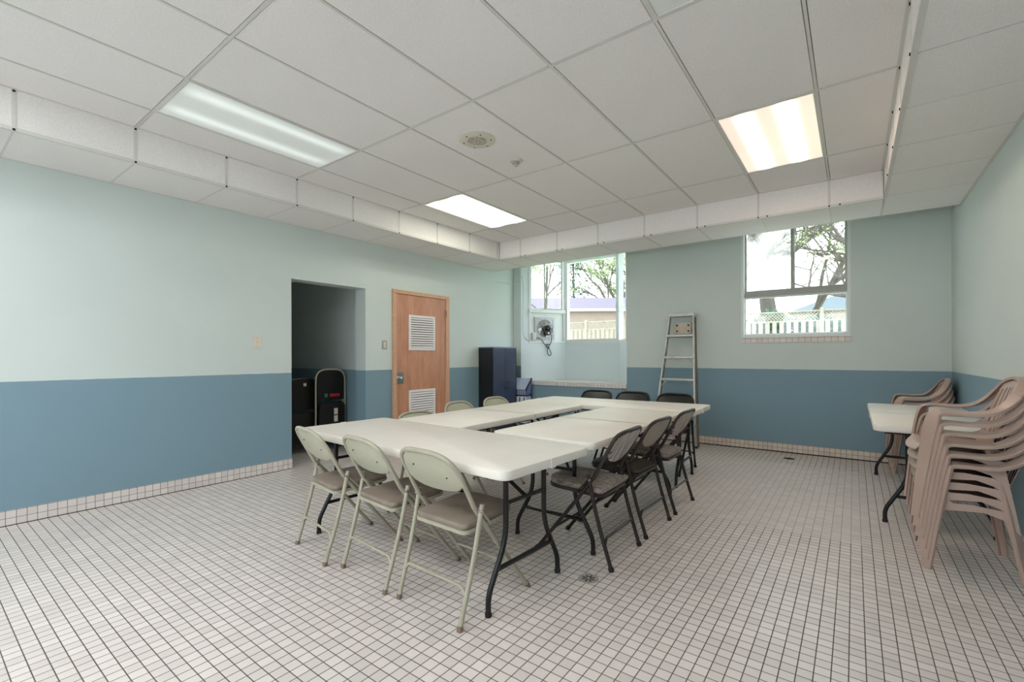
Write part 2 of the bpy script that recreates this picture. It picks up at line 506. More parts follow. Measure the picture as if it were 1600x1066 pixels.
# storage recess behind the opening in the left wall
bm = bmesh.new()
RX = XL - T
box(bm, -8.0, RX, 3.87, 4.0, 0, 2.6)
struct('wall_recess_far', bm, M['wall'])
struct('wall_recess_near', B(-8.0, RX, 1.9, 2.03, 0, 2.6), M['wall'])
struct('wall_recess_end', B(-8.1, -8.0, 1.9, 4.0, 0, 2.6), M['wall'])
struct('ceiling_recess', B(-8.0, RX, 2.03, 3.87, 2.5, 2.6), M['ceil'])
struct('floor_recess', B(-8.0, XL - 0.3, 2.03, 3.87, -0.12, 0.0), M['floor'])

# suspended ceiling: tiles lie in a T-bar grid; drawn as real panels with reveal gaps
GX, GY, PT = -4.126, 1.140, 0.654
xs = [GX + PT * i for i in range(-1, 8)]
ys = [GY + PT * 2 * j for j in range(-4, 5)]
lights = {(0, 0): 'dim', (0, 2): 'green', (5, 2): 'warm', (5, 0): 'off', (0, -2): 'rear', (5, -2): 'rear', (2, -2): 'rear'}
def cellx(i): return GX + PT * i
bm = bmesh.new()
g = 0.0125
for i in range(-1, 7):
    for j in range(-4, 4):
        if (i, j) in lights: continue
        x0, x1 = max(cellx(i), XIL), min(cellx(i + 1), XIR)
        y0, y1 = max(GY + 2 * PT * j, YF), min(GY + 2 * PT * (j + 1), YIB)
        if x1 - x0 < 0.03 or y1 - y0 < 0.03: continue
        box(bm, x0 + g, x1 - g, y0 + g, y1 - g, ZC, ZC + 0.015)
struct('ceiling', bm, M['ceil'])
bm = bmesh.new()
box(bm, XL - T, XR + 0.2, YF - 0.2, YB + 0.25, ZT, ZT + 0.1)
struct('ceiling_slab', bm, M['plenum'])
bm = bmesh.new()     # dark void just above the panels
box(bm, XIL, XIR, YF, YIB, ZC + 0.13, ZC + 0.14)
struct('ceiling_void', bm, M['plenum'])
bm = bmesh.new()
hb = 0.0085
for i in range(-1, 8):
    x = cellx(i)
    if XIL < x < XIR: box(bm, x - hb, x + hb, YF, YIB, ZC - 0.003, ZC + 0.006)
for j in range(-3, 4):
    y = GY + 2 * PT * j
    box(bm, XIL, XIR, y - hb, y + hb, ZC - 0.0035, ZC + 0.0055)
for x0, x1, y0, y1 in ((XIL, XIL + 0.02, YF, YIB), (XIR - 0.02, XIR, YF, YIB), (XIL, XIR, YIB - 0.02, YIB)):
    box(bm, x0, x1, y0, y1, ZC - 0.003, ZC + 0.005)
struct('trim_1', bm, M['tbar'])
# dropped soffit round three sides
bm = bmesh.new()
tk = 0.014
yy = [GY + PT * k for k in range(-7, 9)]
for k in range(len(yy) - 1):
    a, b = max(yy[k], YF), min(yy[k + 1], YIB)
    if b - a < 0.05: continue
    box(bm, XIL - tk, XIL, a + 0.006, b - 0.006, ZS + 0.014, ZC + 0.01)          # left riser
    box(bm, XIR, XIR + tk, a + 0.006, b - 0.006, ZS + 0.014, ZC + 0.01)          # right riser
for k in range(len(yy)):
    a = max(yy[k], YF); b = yy[k + 1] if k + 1 < len(yy) else YSB
    b = min(b, YSB)
    if b - a < 0.05: continue
    box(bm, XL + 0.012, XIL - 0.012, a + 0.005, b - 0.005, ZS, ZS + tk)
    box(bm, XIR + 0.012, XR - 0.012, a + 0.005, b - 0.005, ZS, ZS + tk)
xk = [XIL] + [cellx(i) for i in range(0, 7)] + [XIR]
for a, b in zip(xk, xk[1:]):
    if b - a < 0.02: continue
    box(bm, a + 0.006, b - 0.006, YIB, YIB + tk, ZS + 0.014, ZC + 0.01)
    box(bm, a + 0.006, b - 0.006, YIB + 0.012, YSB - 0.01, ZS, ZS + tk)
box(bm, XL, XR, YSB - tk, YSB, ZS + 0.01, ZT)                                    # rear face, unseen, keeps light out
sof = struct('ceiling_soffit', bm, M['ceil'])
bm = bmesh.new()
e = 0.011
box(bm, XIL - 0.02, XIL + 0.004, YF, YIB, ZS - 0.004, ZS + 0.02)
box(bm, XIR - 0.004, XIR + 0.024, YF, YIB, ZS - 0.004, ZS + 0.02)
box(bm, XIL, XIR, YIB - 0.004, YIB + 0.02, ZS - 0.004, ZS + 0.02)
box(bm, XL, XL + 0.02, YF, YSB, ZS - 0.003, ZS + 0.012)
box(bm, XR - 0.022, XR, YF, YSB, ZS - 0.003, ZS + 0.012)
box(bm, XL, XR, YSB - 0.018, YSB, ZS - 0.003, ZS + 0.012)
for a in yy:
    if YF < a < YIB - 0.05:
        box(bm, XIL, XIL + 0.003, a - e, a + e, ZS, ZC)
        box(bm, XIR - 0.003, XIR, a - e, a + e, ZS, ZC)
        box(bm, XL, XIL, a - 0.0065, a + 0.0065, ZS - 0.001, ZS + 0.008)
for a in xk[1:-1]:
    box(bm, a - e, a + e, YIB - 0.003, YIB, ZS, ZC)
    box(bm, a - 0.008, a + 0.008, YIB, YSB, ZS - 0.003, ZS + 0.008)
box(bm, XL, XIL, YIB - 0.009, YIB + 0.009, ZS - 0.003, ZS + 0.008)
box(bm, XIL - 0.02, XIL + 0.008, YIB, YSB, ZS - 0.003, ZS + 0.008)
box(bm, XIR - 0.008, XIR + 0.014, YIB, YSB, ZS - 0.003, ZS + 0.008)
struct('trim_2', bm, M['tbar'])
scr = []
for a in yy:
    if 0.4 < a < YIB - 0.1:
        scr += [(XIL + 0.005, a, ZS + 0.004, 'x'), (XIL + 0.004, a, ZC - 0.012, 'x'), (XIR - 0.006, a, ZS + 0.006, 'x'), (XIR - 0.006, a, ZC - 0.012, 'x')]
for a in xk[1:-1]:
    scr += [(a, YIB - 0.006, ZS + 0.008, 'y'), (a + 0.09, YIB - 0.006, ZS + 0.008, 'y')]
for x, y, z, ax in scr:
    mx = Matrix.Translation((x, y, z)) @ Matrix.Rotation(PI / 2, 4, 'Y' if ax == 'x' else 'X')
    obj('screw', LT([(0, -0.004), (0.0085, -0.004), (0.0085, 0.002), (0, 0.003)], 8, mx), M['screw'], sof)

# skirting tiles with the black gap under them
def skirt(name, x0, x1, y0, y1, m): struct(name, B(x0, x1, y0, y1, 0.0, TP * 2 + 0.002, bev=0.001), m)
skirt('baseboard_left', XL, XL + 0.012, YF, OY0, M['base_y'])
skirt('baseboard_left_far', XL, XL + 0.012, OY1, YB, M['base_y'])
skirt('baseboard_back', XL, XR, YB - 0.012, YB, M['base_x'])
skirt('baseboard_right', XR - 0.012, XR, YF, YB, M['base_y'])
bm = bmesh.new()
box(bm, XL + 0.012, XL + 0.016, YF, OY0, 0.0, 0.005)
box(bm, XL, XR, YB - 0.020, YB - 0.012, 0.0, 0.012)
struct('trim_3', bm, M['gap'])

# ------------------------------------------------------------------ bay window
BY = 7.9
P0, P1 = Vector((BX0, YB, 0)), Vector((-4.57, BY, 0))
Q1, Q0 = Vector((BX1, YB, 0)), Vector((-3.443, BY, 0))
def seg_mx(a, b, inner_sign=1):
    """u along a->b, w outwards (away from the room), v up"""
    d = (b - a).normalized(); n = Vector((-d.y, d.x, 0))
    return Matrix(((d.x, n.x, 0, a.x), (d.y, n.y, 0, a.y), (0, 0, 1, 0), (0, 0, 0, 1))), (b - a).length
mL, lL = seg_mx(P0, P1); mB, lB = seg_mx(P1, Q0); mR, lR = seg_mx(Q0, Q1)
bm = bmesh.new()
box(bm, 0.0, lL + 0.05, 0, 0.14, 0.0, 1.545, mx=mL)
box(bm, 0.0, 0.165, 0, 0.14, 1.545, BZ1, mx=mL)
struct('wall_bay_left', bm, M['bay_daylit_paint'])
bm = bmesh.new()
box(bm, -0.02, lB + 0.02, 0, 0.14, 0.0, 1.53, mx=mB)
struct('wall_bay_back', bm, M['bay_daylit_paint'])
bm = bmesh.new()
box(bm, -0.02, lR, 0, 0.14, 0.0, 1.53, mx=mR)
struct('wall_bay_right', bm, M['bay_daylit_paint'])
struct('ceiling_bay', B(-5.4, -2.6, YB + 0.05, BY + 0.3, BZ1, BZ1 + 0.12), M['bay_daylit_paint'])
# tiled window seat
SZ = 0.835
tri = [(BX0, YB - 0.02), (BX1, YB - 0.02), (BX1, YB + 0.0), (Q0.x + 0.02, BY + 0.02), (P1.x - 0.02, BY + 0.02), (BX0, YB)]
bm = bmesh.new(); prism(bm, tri, SZ - 0.012, SZ, mi=0)
struct('trim_4', bm, M['sill_bay'])
M['sill_front'] = tile('bay_sill_front_tile', (0, 2), 0.064, (0.02, -0.762 + 0.0), (228, 222, 220), (118, 108, 106), 0.0035)
struct('trim_5', B(BX0, BX1, YB - 0.022, YB + 0.0, SZ - 0.073, SZ - 0.012), M['sill_front'])
def rim(bm, u0, u1, v0, v1, w, d0, d1, mx, sides='lrtb'):
    box(bm, u0, u0 + w, d0, d1, v0 + w, v1 - w, 0.0015, mx=mx)
    box(bm, u1 - w, u1, d0, d1, v0 + w, v1 - w, 0.0015, mx=mx)
    if 'b' in sides: box(bm, u0, u1, d0, d1, v0, v0 + w, 0.003, mx=mx)
    if 't' in sides: box(bm, u0, u1, d0, d1, v1 - w, v1, 0.003, mx=mx)
# window_1: large fixed pane in the middle of the bay
bm = bmesh.new(); rim(bm, -0.03, lB + 0.03, 1.53, 3.2, 0.085, -0.01, 0.09, mB)
w1 = struct('window_1', bm, M['white_trim'])
obj('glass_pane', B(0.05, lB - 0.05, 0.04, 0.046, 1.60, 3.13, mx=mB), M['glass'], w1)
# window_2: sliding sashes over the fan panel in the left side of the bay
bm = bmesh.new(); rim(bm, 0.165, lL + 0.01, 1.545, 3.2, 0.045, -0.01, 0.08, mL)
box(bm, 0.165, lL + 0.01, -0.03, 0.08, 2.13, 2.19, 0.003, mx=mL)
w2 = struct('window_2', bm, M['white_trim'])
for a, b, d in ((0.21, 0.53, 0.05), (0.49, 0.89, 0.02)):
    bm = bmesh.new(); rim(bm, a, b, 2.19, 3.16, 0.028, d - 0.01, d + 0.015, mL)
    s_ = obj('sash', bm, M['white_trim'] if d > 0.03 else M['grey_plate'], w2)
    obj('glass_pane', B(a + 0.02, b - 0.02, d, d + 0.004, 2.21, 3.14, mx=mL), M['glass'], s_)
obj('infill_panel', B(0.21, 0.90, 0.02, 0.04, 1.59, 2.13, mx=mL), M['white_trim'], w2)
# window_3: narrow side light on the right of the bay
bm = bmesh.new(); rim(bm, -0.01, lR - 0.02, 1.53, 3.2, 0.05, -0.01, 0.08, mR)
box(bm, 0, lR - 0.02, -0.01, 0.08, 2.1, 2.16, 0.003, mx=mR)
w3 = struct('window_3', bm, M['white_trim'])
obj('glass_pane', B(0.03, lR - 0.05, 0.04, 0.046, 1.57, 3.17, mx=mR), M['glass'], w3)
# window_4: three-light window right of the ladder
I4 = Matrix.Translation((0, YB, 0))
bm = bmesh.new(); rim(bm, WX0, WX1, WZ0, WZ1, 0.035, -0.004, 0.14, I4)
w4 = struct('window_4', bm, M['white_trim'])
MU = -0.655
bm = bmesh.new()
box(bm, WX0 + 0.02, WX1 - 0.02, 0.03, 0.11, 2.105, 2.165, 0.004, mx=I4)
box(bm, WX0 + 0.02, WX1 - 0.02, 0.01, 0.05, 2.10, 2.122, 0.003, mx=I4)
obj('transom', bm, M['grey_plate'], w4)
for nm, a, b, c, d_, dep, gm in (('sash', WX0 + 0.03, MU + 0.025, 2.165, 3.12, 0.075, 'hazy_glass'), ('sash', MU - 0.02, WX1 - 0.03, 2.165, 3.12, 0.045, 'glass'), ('sash', WX0 + 0.03, WX1 - 0.03, 1.575, 2.105, 0.06, 'glass')):
    bm = bmesh.new(); rim(bm, a, b, c, d_, 0.03 if d_ > 2.5 else 0.022, dep - 0.012, dep + 0.012, I4)
    s_ = obj(nm, bm, M['grey_plate'] if d_ > 2.5 else M['white_trim'], w4)
    obj('glass_pane', B(a + 0.02, b - 0.02, dep - 0.002, dep + 0.002, c + 0.015, d_ - 0.015, mx=I4), M[gm], s_)
struct('trim_6', B(WX0 - 0.005, WX1 + 0.005, YB - 0.014, YB + 0.0, WZ0 - 0.075, WZ0 - 0.004), M['sill_x'])
bm = bmesh.new(); box(bm, WX0, WX1, YB - 0.01, YB + 0.16, WZ0 - 0.004, WZ0 + 0.004)
struct('trim_7', bm, M['white_trim'])

for k, (a, b) in enumerate(FILL_WIN):  # frames and panes of the added fill-light windows
    bm = bmesh.new(); rim(bm, a, b, 0.95, 2.65, 0.05, -0.16, -0.06, Matrix.Translation((0, YF, 0)))
    box(bm, (a + b) / 2 - 0.025, (a + b) / 2 + 0.025, YF - 0.16, YF - 0.06, 0.95, 2.65)
    wr = struct('window_%d' % (5 + k), bm, M['white_trim'])
    obj('glass_pane', B(a + 0.04, b - 0.04, YF - 0.112, YF - 0.108, 0.99, 2.61), M['glass'], wr)

# ------------------------------------------------------------------ door
DY0, DY1, DZ = 4.202, 5.325, 2.25
bm = bmesh.new()
for a, b, c, d_ in ((DY0, DY0 + 0.06, 0, DZ - 0.055), (DY1 - 0.075, DY1, 0, DZ - 0.055), (DY0, DY1, DZ - 0.055, DZ)):
    box(bm, XL, XL + 0.035, a, b, c, d_, 0.004)
dr = struct('door_1', bm, M['casing'])
ds = obj('door_slab', B(XL, XL + 0.018, DY0 + 0.064, DY1 - 0.08, 0.01, DZ - 0.058, 0.002), M['wood'], dr)
def louvre(y0, y1, z0, z1, n):
    bm = bmesh.new()
    mxx = Matrix(((0, 1, 0, XL + 0.018), (1, 0, 0, 0), (0, 0, 1, 0), (0, 0, 0, 1)))
    rim(bm, y0, y1, z0, z1, 0.035, 0, 0.016, mxx)
    o = obj('louvre_grille', bm, M['louvre'], ds)
    obj('louvre_back', B(XL + 0.0185, XL + 0.0195, y0 + 0.03, y1 - 0.03, z0 + 0.03, z1 - 0.03), M['louvre_back'], o)
    bm = bmesh.new()
    h = (z1 - z0 - 0.07) / n
    for k in range(n):
        zc = z0 + 0.035 + h * (k + 0.5)
        m2 = Matrix.Translation((XL + 0.026, 0, zc)) @ Matrix.Rotation(R(56), 4, 'Y')
        box(bm, -0.0165, 0.0165, y0 + 0.03, y1 - 0.03, -0.0018, 0.0018, mx=m2)
    obj('louvre_slats', bm, M['louvre'], o)
louvre(4.49, 5.01, 1.385, 1.905, 13)
louvre(4.49, 5.01, 0.30, 0.80, 12)
bm = bmesh.new(); box(bm, XL + 0.018, XL + 0.024, 4.27, 4.39, 0.90, 1.07, 0.002)
pl_ = obj('lock_plate', bm, M['chrome'], ds)
mx = Matrix.Translation((XL + 0.024, 4.33, 0.985)) @ Matrix.Rotation(PI / 2, 4, 'Y')
obj('door_knob', LT([(0, 0), (0.022, 0), (0.022, 0.006), (0.010, 0.012), (0.010, 0.028), (0.024, 0.036), (0.027, 0.048), (0.02, 0.058), (0, 0.06)], 20, mx), M['chrome'], pl_, smooth=True)
for z in (1.97, 0.25):
    obj('hinge', TB([(XL + 0.04, DY1 - 0.079, z - 0.05), (XL + 0.04, DY1 - 0.079, z + 0.05)], 0.007), M['alu_dark'], dr)

# ------------------------------------------------------------------ wall plates
t_ = thing('light_switch', 'ivory light switch plate on the wall left of the dark opening', 'light switch', (XL, 2.372, 1.458))
obj('switch_plate', B(0, 0.008, -0.043, 0.043, -0.065, 0.065, 0.003), M['ivory'], t_)
obj('switch_toggle', B(0.006, 0.018, -0.006, 0.006, -0.012, 0.014, 0.002), M['ivory'], t_)
for z in (-0.045, 0.045): obj('screw', LT([(0, 0), (0.004, 0), (0.003, 0.0015), (0, 0.002)], 8, Matrix.Translation((0.008, 0, z)) @ Matrix.Rotation(PI / 2, 4, 'Y')), M['screw'], t_)
t_ = thing('light_switch', 'small grey metal switch plate on the wall beside the wooden door', 'light switch', (XL, 4.07, 1.457))
obj('switch_plate', B(0, 0.012, -0.038, 0.038, -0.062, 0.062, 0.003), M['grey_plate'], t_)
obj('switch_rocker', B(0.010, 0.018, -0.014, 0.014, -0.040, 0.040, 0.002), M['ivory'], t_)

# ------------------------------------------------------------------ ceiling fittings
def fixture(i, j, kind, label):
    x0 = cellx(i); y0 = GY + 2 * PT * j
    t = thing('ceiling_light', label, 'ceiling light', (x0 + PT / 2, y0 + PT, ZC), 0, 'recessed fluorescent ceiling lights' if kind != 'rear' else 'added fill lights behind the camera')
    bm = bmesh.new()
    hx, hy = PT / 2 - 0.008, PT - 0.008
    I = Matrix.Identity(4)
    for a, b, c, d_ in ((-hx, -hx + 0.014, -hy + 0.014, hy - 0.014), (hx - 0.014, hx, -hy + 0.014, hy - 0.014), (-hx, hx, -hy, -hy + 0.014), (-hx, hx, hy - 0.014, hy)):
        box(bm, a, b, c, d_, -0.006, 0.02, 0.002)
    obj('frame', bm, M['tbar'], t)
    obj('diffuser', B(-hx + 0.012, hx - 0.012, -hy + 0.012, hy - 0.012, 0.0, 0.006), M['lamp_' + kind], t)
    return t
fixture(0, 0, 'dim', 'dim ceiling light above the dark opening, unlit-looking and nearest the left wall')
fixture(0, 2, 'green', 'bright yellowish-white ceiling light near the inner corner of the soffit')
fixture(5, 2, 'warm', 'bright peach-toned ceiling light in front of the right window')
fixture(5, 0, 'off', 'unlit ceiling light cut off by the top edge of the photo')
fixture(0, -2, 'rear', 'added fill light behind the camera, left side')
fixture(2, -2, 'rear', 'added fill light behind the camera, in the middle')
fixture(5, -2, 'rear', 'added fill light behind the camera, right side')
t_ = thing('ceiling_speaker', 'round cream ceiling speaker with perforated centre', 'speaker', (-2.52, 2.913, ZC))
obj('rim', LT([(0, -0.010), (0.080, -0.010), (0.088, -0.016), (0.125, -0.014), (0.150, -0.004), (0.152, 0.0), (0, 0.0)], 40), M['cream'], t_, smooth=True)
def perf():
    m, t, p = nt('perforated_grille')
    v = N(t, 'ShaderNodeTexVoronoi'); v.inputs['Scale'].default_value = 70; t.links.new(objco(t), v.inputs['Vector'])
    t.links.new(mixc(t, mth(t, 'LESS_THAN', v.outputs[0], 0.33), lin((190, 182, 166)), lin((88, 80, 70))), p.inputs['Base Color'])
    return m
obj('grille', LT([(0, -0.014), (0.078, -0.012), (0.08, -0.009), (0, -0.009)], 32), perf(), t_, smooth=True)
for k in range(6):
    a = k * PI / 3 + 0.4
    obj('screw', LT([(0, -0.004), (0.006, -0.003), (0.006, 0.001), (0, 0.002)], 8, Matrix.Translation((0.118 * math.cos(a), 0.118 * math.sin(a), -0.0145))), M['screw'], t_)
t_ = thing('smoke_detector', 'small grey-white heat detector on the ceiling beside the round speaker', 'smoke detector', (-2.50, 3.43, ZC))
obj('base', LT([(0, -0.018), (0.048, -0.018), (0.058, -0.008), (0.058, 0), (0, 0)], 28), M['cream'], t_, smooth=True)
obj('sensor_head', LT([(0, -0.058), (0.012, -0.057), (0.02, -0.046), (0.021, -0.040), (0.033, -0.036), (0.034, -0.018), (0, -0.018)], 24), M['grey_plate'], t_, smooth=True)

# ------------------------------------------------------------------ floor drains
t_ = thing('floor_drain', 'round slotted steel floor drain beside the front table', 'drain', (-1.245, 2.416, 0.0))
obj('drain_ring', LT([(0.046, 0.0), (0.046, 0.002), (0.058, 0.002), (0.060, 0.0)], 32), M['steel_drain'], t_)
obj('drain_plate', LT([(0, 0.0), (0.046, 0.0), (0.046, 0.0012), (0, 0.0018)], 32), M['steel_drain'], t_)
for k in range(8):
    a = k * PI / 4
    obj('drain_slot', B(0.012, 0.040, -0.0035, 0.0035, 0.0012, 0.0024, mx=Matrix.Rotation(a, 4, 'Z')), M['gap'], t_)
t_ = thing('floor_drain', 'small dark floor drain near the skirting of the back wall', 'drain', (-0.655, 6.70, 0.0))
obj('drain_plate', LT([(0, 0.0), (0.062, 0.0), (0.062, 0.002), (0, 0.002)], 28), M['gap'], t_)
obj('drain_ring', LT([(0.060, 0.0), (0.060, 0.003), (0.070, 0.002), (0.072, 0.0)], 28), M['steel_drain'], t_)

# ------------------------------------------------------------------ folding tables
TH = 0.765
def table(label, cx, cy, rz, L, Wd, seam=True, latch=False, inset=0.185):
    t = thing('folding_table', label, 'table', (cx, cy, 0), rz, 'off-white plastic folding tables')
    th = 0.048
    bm = bmesh.new()
    a, b = L / 2, Wd / 2
    def fn(x, y, z): return Vector((x, y, z))
    r = 0.055
    if seam:
        for s in (-1, 1):
            o = [(s * x, y) for x, y in rrect(0.0008, a, -b, b, r, radii=(r, 0.002, 0.002, r))]
            prism(bm, o, TH - th, TH, bev=0.007)
    else:
        prism(bm, rrect(-a, a, -b, b, r), TH - th, TH, bev=0.007)
    obj('tabletop', bm, M['plastic_white'], t, smooth=True)
    bm = bmesh.new(); prism(bm, rrect(-a + 0.03, a - 0.03, -b + 0.03, b - 0.03, 0.04), TH - th - 0.006, TH - th + 0.002)
    obj('underside', bm, M['plastic_edge'], t)
    if latch:
        for s in (-1, 1):
            obj('fold_tab', B(s * a - 0.012, s * a + 0.004, -0.022, 0.022, TH - th - 0.004, TH + 0.0015, 0.004), M['plastic_white'], t)
    else:
        for s in (-1, 1):
            obj('fold_tab', B(-0.022, 0.022, s * b - 0.01, s * b + 0.004, TH - th - 0.004, TH - 0.004, 0.003), M['plastic_edge'], t)
    zu = TH - th
    for s in (-1, 1):
        obj('side_rail', B(-a + 0.1, a - 0.1, s * (b - 0.075) - 0.011, s * (b - 0.075) + 0.011, zu - 0.022, zu - 0.004, 0.003), M['black_steel'], t)
    for e in (-1, 1):
        x = e * (a - inset)
        obj('top_bar', TB([(x, -b + 0.075, zu - 0.018), (x, b - 0.075, zu - 0.018)], 0.012), M['black_steel'], t)
        for s in (-1, 1):
            pts = fillet([(x, s * 0.168, zu - 0.015), (x, s * 0.168, 0.345), (x, s * 0.305, 0.10), (x, s * 0.305, 0.0)], 0.09)
            lg = obj('leg', TB(pts, 0.0145, 12), M['black_steel'], t, smooth=True)
            obj('foot_cap', LT([(0, 0), (0.017, 0), (0.0175, 0.02), (0, 0.02)], 12, Matrix.Translation((x, s * 0.305, 0.0))), M['rubber'], lg)
        obj('crossbar', TB([(x, -0.245, 0.21), (x, 0.245, 0.21)], 0.013), M['black_steel'], t)
        obj('crossbar', TB([(x, -0.168, 0.53), (x, 0.168, 0.53)], 0.011), M['black_steel'], t)
        xi = x - e * 0.42
        br = bmesh.new()
        tube(br, [(x, 0.0, 0.53), (x - e * 0.16, 0.0, 0.62), (xi, 0.0, zu - 0.015)], 0.011)
        tube(br, [(xi, -0.12, zu - 0.016), (xi, 0.12, zu - 0.016)], 0.009)
        obj('brace', br, M['black_steel'], t)
    return t
table('off-white folding table nearest the camera, with three beige chairs at it', -2.292, 2.118, R(-3.2), 2.06, 0.775, seam=False, latch=True)
table('off-white folding table running from the front table towards the wooden door side', -2.745, 3.515, PI / 2, 1.93, 0.765)
table('off-white folding table with the brown upholstered chairs along its right side', -1.675, 3.505, PI / 2, 1.93, 0.80)
table('off-white folding table at the far end with black chairs behind it', -2.21, 4.875, R(1.5), 1.96, 0.765, seam=False, latch=True)
table('off-white folding table against the right wall next to the stacked resin chairs', 0.495, 5.48, PI / 2, 2.0, 0.755, inset=0.12)

# ------------------------------------------------------------------ steel folding chairs
def fchair(label, group, frame, seatm, backm, zsh=0.665, shape='arch', pad=0.012, padded_seat=0.035, cap=0.0165, round_=0.62, h=0.83, tabs=False):
    t = thing('folding_chair', label, 'chair', group=group)
    hw = 0.215
    zh, yh = 0.55, -0.105
    yt = -0.256
    zs_, z1 = zsh, h
    def yb(z): return yh + (yt - yh) * (z - zh) / (h - zh)
    # upper hoop
    pts = []
    for k in range(0, 25):
        a = PI * k / 24
        c, s = math.cos(a), math.sin(a)
        x = hw * math.copysign(abs(c) ** round_, c); z = zs_ + (z1 - zs_) * abs(s) ** round_
        pts.append((x, yb(z) + 0.012 * (1 - (x / hw) ** 2) * -1, z))
    pts = [(hw, yh, zh)] + pts + [(-hw, yh, zh)]
    obj('back_frame', TB(pts, 0.0125, 10), frame, t, smooth=True)
    for s in (-1, 1):
        p = fillet([(s * hw, yh, zh), (s * hw, 0.03, 0.37), (s * (hw + 0.003), 0.315, 0.012)], 0.05, 4)
        lg = obj('leg', TB(p, 0.0125, 10), frame, t, smooth=True)
        if cap: obj('foot_cap', TB([(s * (hw + 0.003), 0.309, 0.022), (s * (hw + 0.003), 0.325, 0.0)], cap, 10), M['rubber'] if cap > 0.016 else M['alu_dark'], lg)
        p = [(s * (hw + 0.026), -0.075, 0.565), (s * (hw + 0.022), -0.135, 0.30), (s * (hw + 0.018), -0.222, 0.012)]
        lg = obj('leg', TB(catmull(p, 4), 0.0125, 10), frame, t, smooth=True)
        if cap: obj('foot_cap', TB([(s * (hw + 0.018), -0.219, 0.024), (s * (hw + 0.018), -0.225, 0.0)], cap, 10), M['rubber'] if cap > 0.016 else M['alu_dark'], lg)
        obj('pivot_link', TB([(s * (hw + 0.014), -0.085, 0.545), (s * (hw + 0.010), 0.005, 0.445)], 0.007, 6), frame, t)
        obj('rivet', TB([(s * (hw - 0.014), -0.09, 0.535), (s * (hw + 0.042), -0.09, 0.535)], 0.007, 8), M['chrome'], t)
    obj('stretcher', TB(fillet([(-hw - 0.02, -0.185, 0.145), (-hw + 0.01, -0.178, 0.185), (hw - 0.01, -0.178, 0.185), (hw + 0.02, -0.185, 0.145)], 0.03), 0.008, 8), frame, t, smooth=True)
    obj('stretcher', TB([(-hw, 0.185, 0.175), (hw, 0.185, 0.175)], 0.008, 8), frame, t)
    # seat pan and pad
    out = rrect(-0.195, 0.195, -0.145, 0.265, 0.05, 8, radii=(0.11, 0.11, 0.035, 0.035))
    def sf(x, y, z): return Vector((x, y, z + 0.012 * (y / 0.25) - 0.006 * (1 - (x / 0.2) ** 2)))
    obj('seat_pan', PR([(x * 1.02, y * 1.015) for x, y in out], 0.425, 0.443, sf), frame, t, smooth=True)
    obj('seat', PR(out, 0.442, 0.442 + padded_seat, sf, bev=min(0.014, padded_seat * 0.42)), seatm, t, smooth=True)
    # back panel
    o = []
    hi = hw - 0.012
    for k in range(0, 21):
        a = PI * k / 20; c, s = math.cos(a), math.sin(a)
        o.append((hi * math.copysign(abs(c) ** round_, c), zs_ + (z1 - 0.012 - zs_) * abs(s) ** round_))
    zb = 0.615 if shape == 'arch' else 0.60
    for k in range(1, 12):
        u = k / 12; x = -hi + 2 * hi * u
        o.append((x, zs_ - 0.015 - (zs_ - 0.015 - zb) * (1 - abs(2 * u - 1) ** 2.6)))
    def bf(x, z, d): return Vector((x, yb(z) + d - 0.024 * (1 - (x / hw) ** 2) + 0.012 * (1 - (x / hw) ** 2), z))
    b_ = obj('backrest', PR(o, -pad / 2, pad / 2, bf, bev=min(0.008, pad * 0.4)), backm, t, smooth=True)
    if tabs:
        for x, z in ((-0.11, 0.74), (0.12, 0.70)):
            obj('rivet', LT([(0, -0.003), (0.005, -0.003), (0.004, 0.002), (0, 0.002)], 8, Matrix.Translation(bf(x, z, -pad / 2)) @ Matrix.Rotation(PI / 2, 4, 'X')), M['screw'], b_)
    return t
gB = 'beige steel folding chairs'
be = fchair('beige folding chair at the front table, nearest the camera on the right', gB, M['beige_steel'], M['taupe_vinyl'], M['beige_panel'], tabs=True, cap=0.0145)
be.location = (-1.715, 1.825, 0); be.rotation_euler = (0, 0, R(-3))
dup(be, (-2.268, 1.845, 0), R(-6), 'beige folding chair in the middle of the three at the front table')
dup(be, (-2.830, 1.850, 0), R(-9), 'beige folding chair at the far left corner of the front table')
lo = fchair('low beige folding chair whose top edge shows just below the lower door louvre', gB, M['beige_steel'], M['taupe_vinyl'], M['beige_panel'], cap=0.0145, h=0.782)
lo.location = (-2.995, 2.86, 0); lo.rotation_euler = (0, 0, R(-92))
dup(be, (-2.99, 3.43, 0), R(-88), 'beige folding chair seen between the wooden door and the navy cabinet')
dup(be, (-3.00, 4.03, 0), R(-91), 'beige folding chair whose back shows in front of the navy cabinet')
gW = 'brown folding chairs along the right side table'
br = fchair('brown folding chair with striped fabric back, nearest the camera on the right side', gW, M['brown_steel'], M['seat_fabric'], M['stripe_fabric'], pad=0.026, padded_seat=0.045, round_=0.5, zsh=0.745)
br.location = (-1.400, 2.80, 0); br.rotation_euler = (0, 0, R(91))
b2 = fchair('brown folding chair with plain grey back and dark olive vinyl seat', gW, M['brown_steel'], M['olive_vinyl'], M['grey_panel'], pad=0.014, padded_seat=0.028, round_=0.5, zsh=0.715)
b2.location = (-1.400, 3.42, 0); b2.rotation_euler = (0, 0, R(88))
dup(br, (-1.390, 4.04, 0), R(89), 'brown folding chair with striped fabric back, farthest along the right side')
gK = 'black folding chairs behind the far table'
bk = fchair('black folding chair behind the far table, below the bay window sill', gK, M['black_steel'], M['black_vinyl'], M['black_vinyl'], pad=0.022, padded_seat=0.03, round_=0.45, h=0.835)
bk.location = (-2.735, 5.33, 0); bk.rotation_euler = (0, 0, PI)
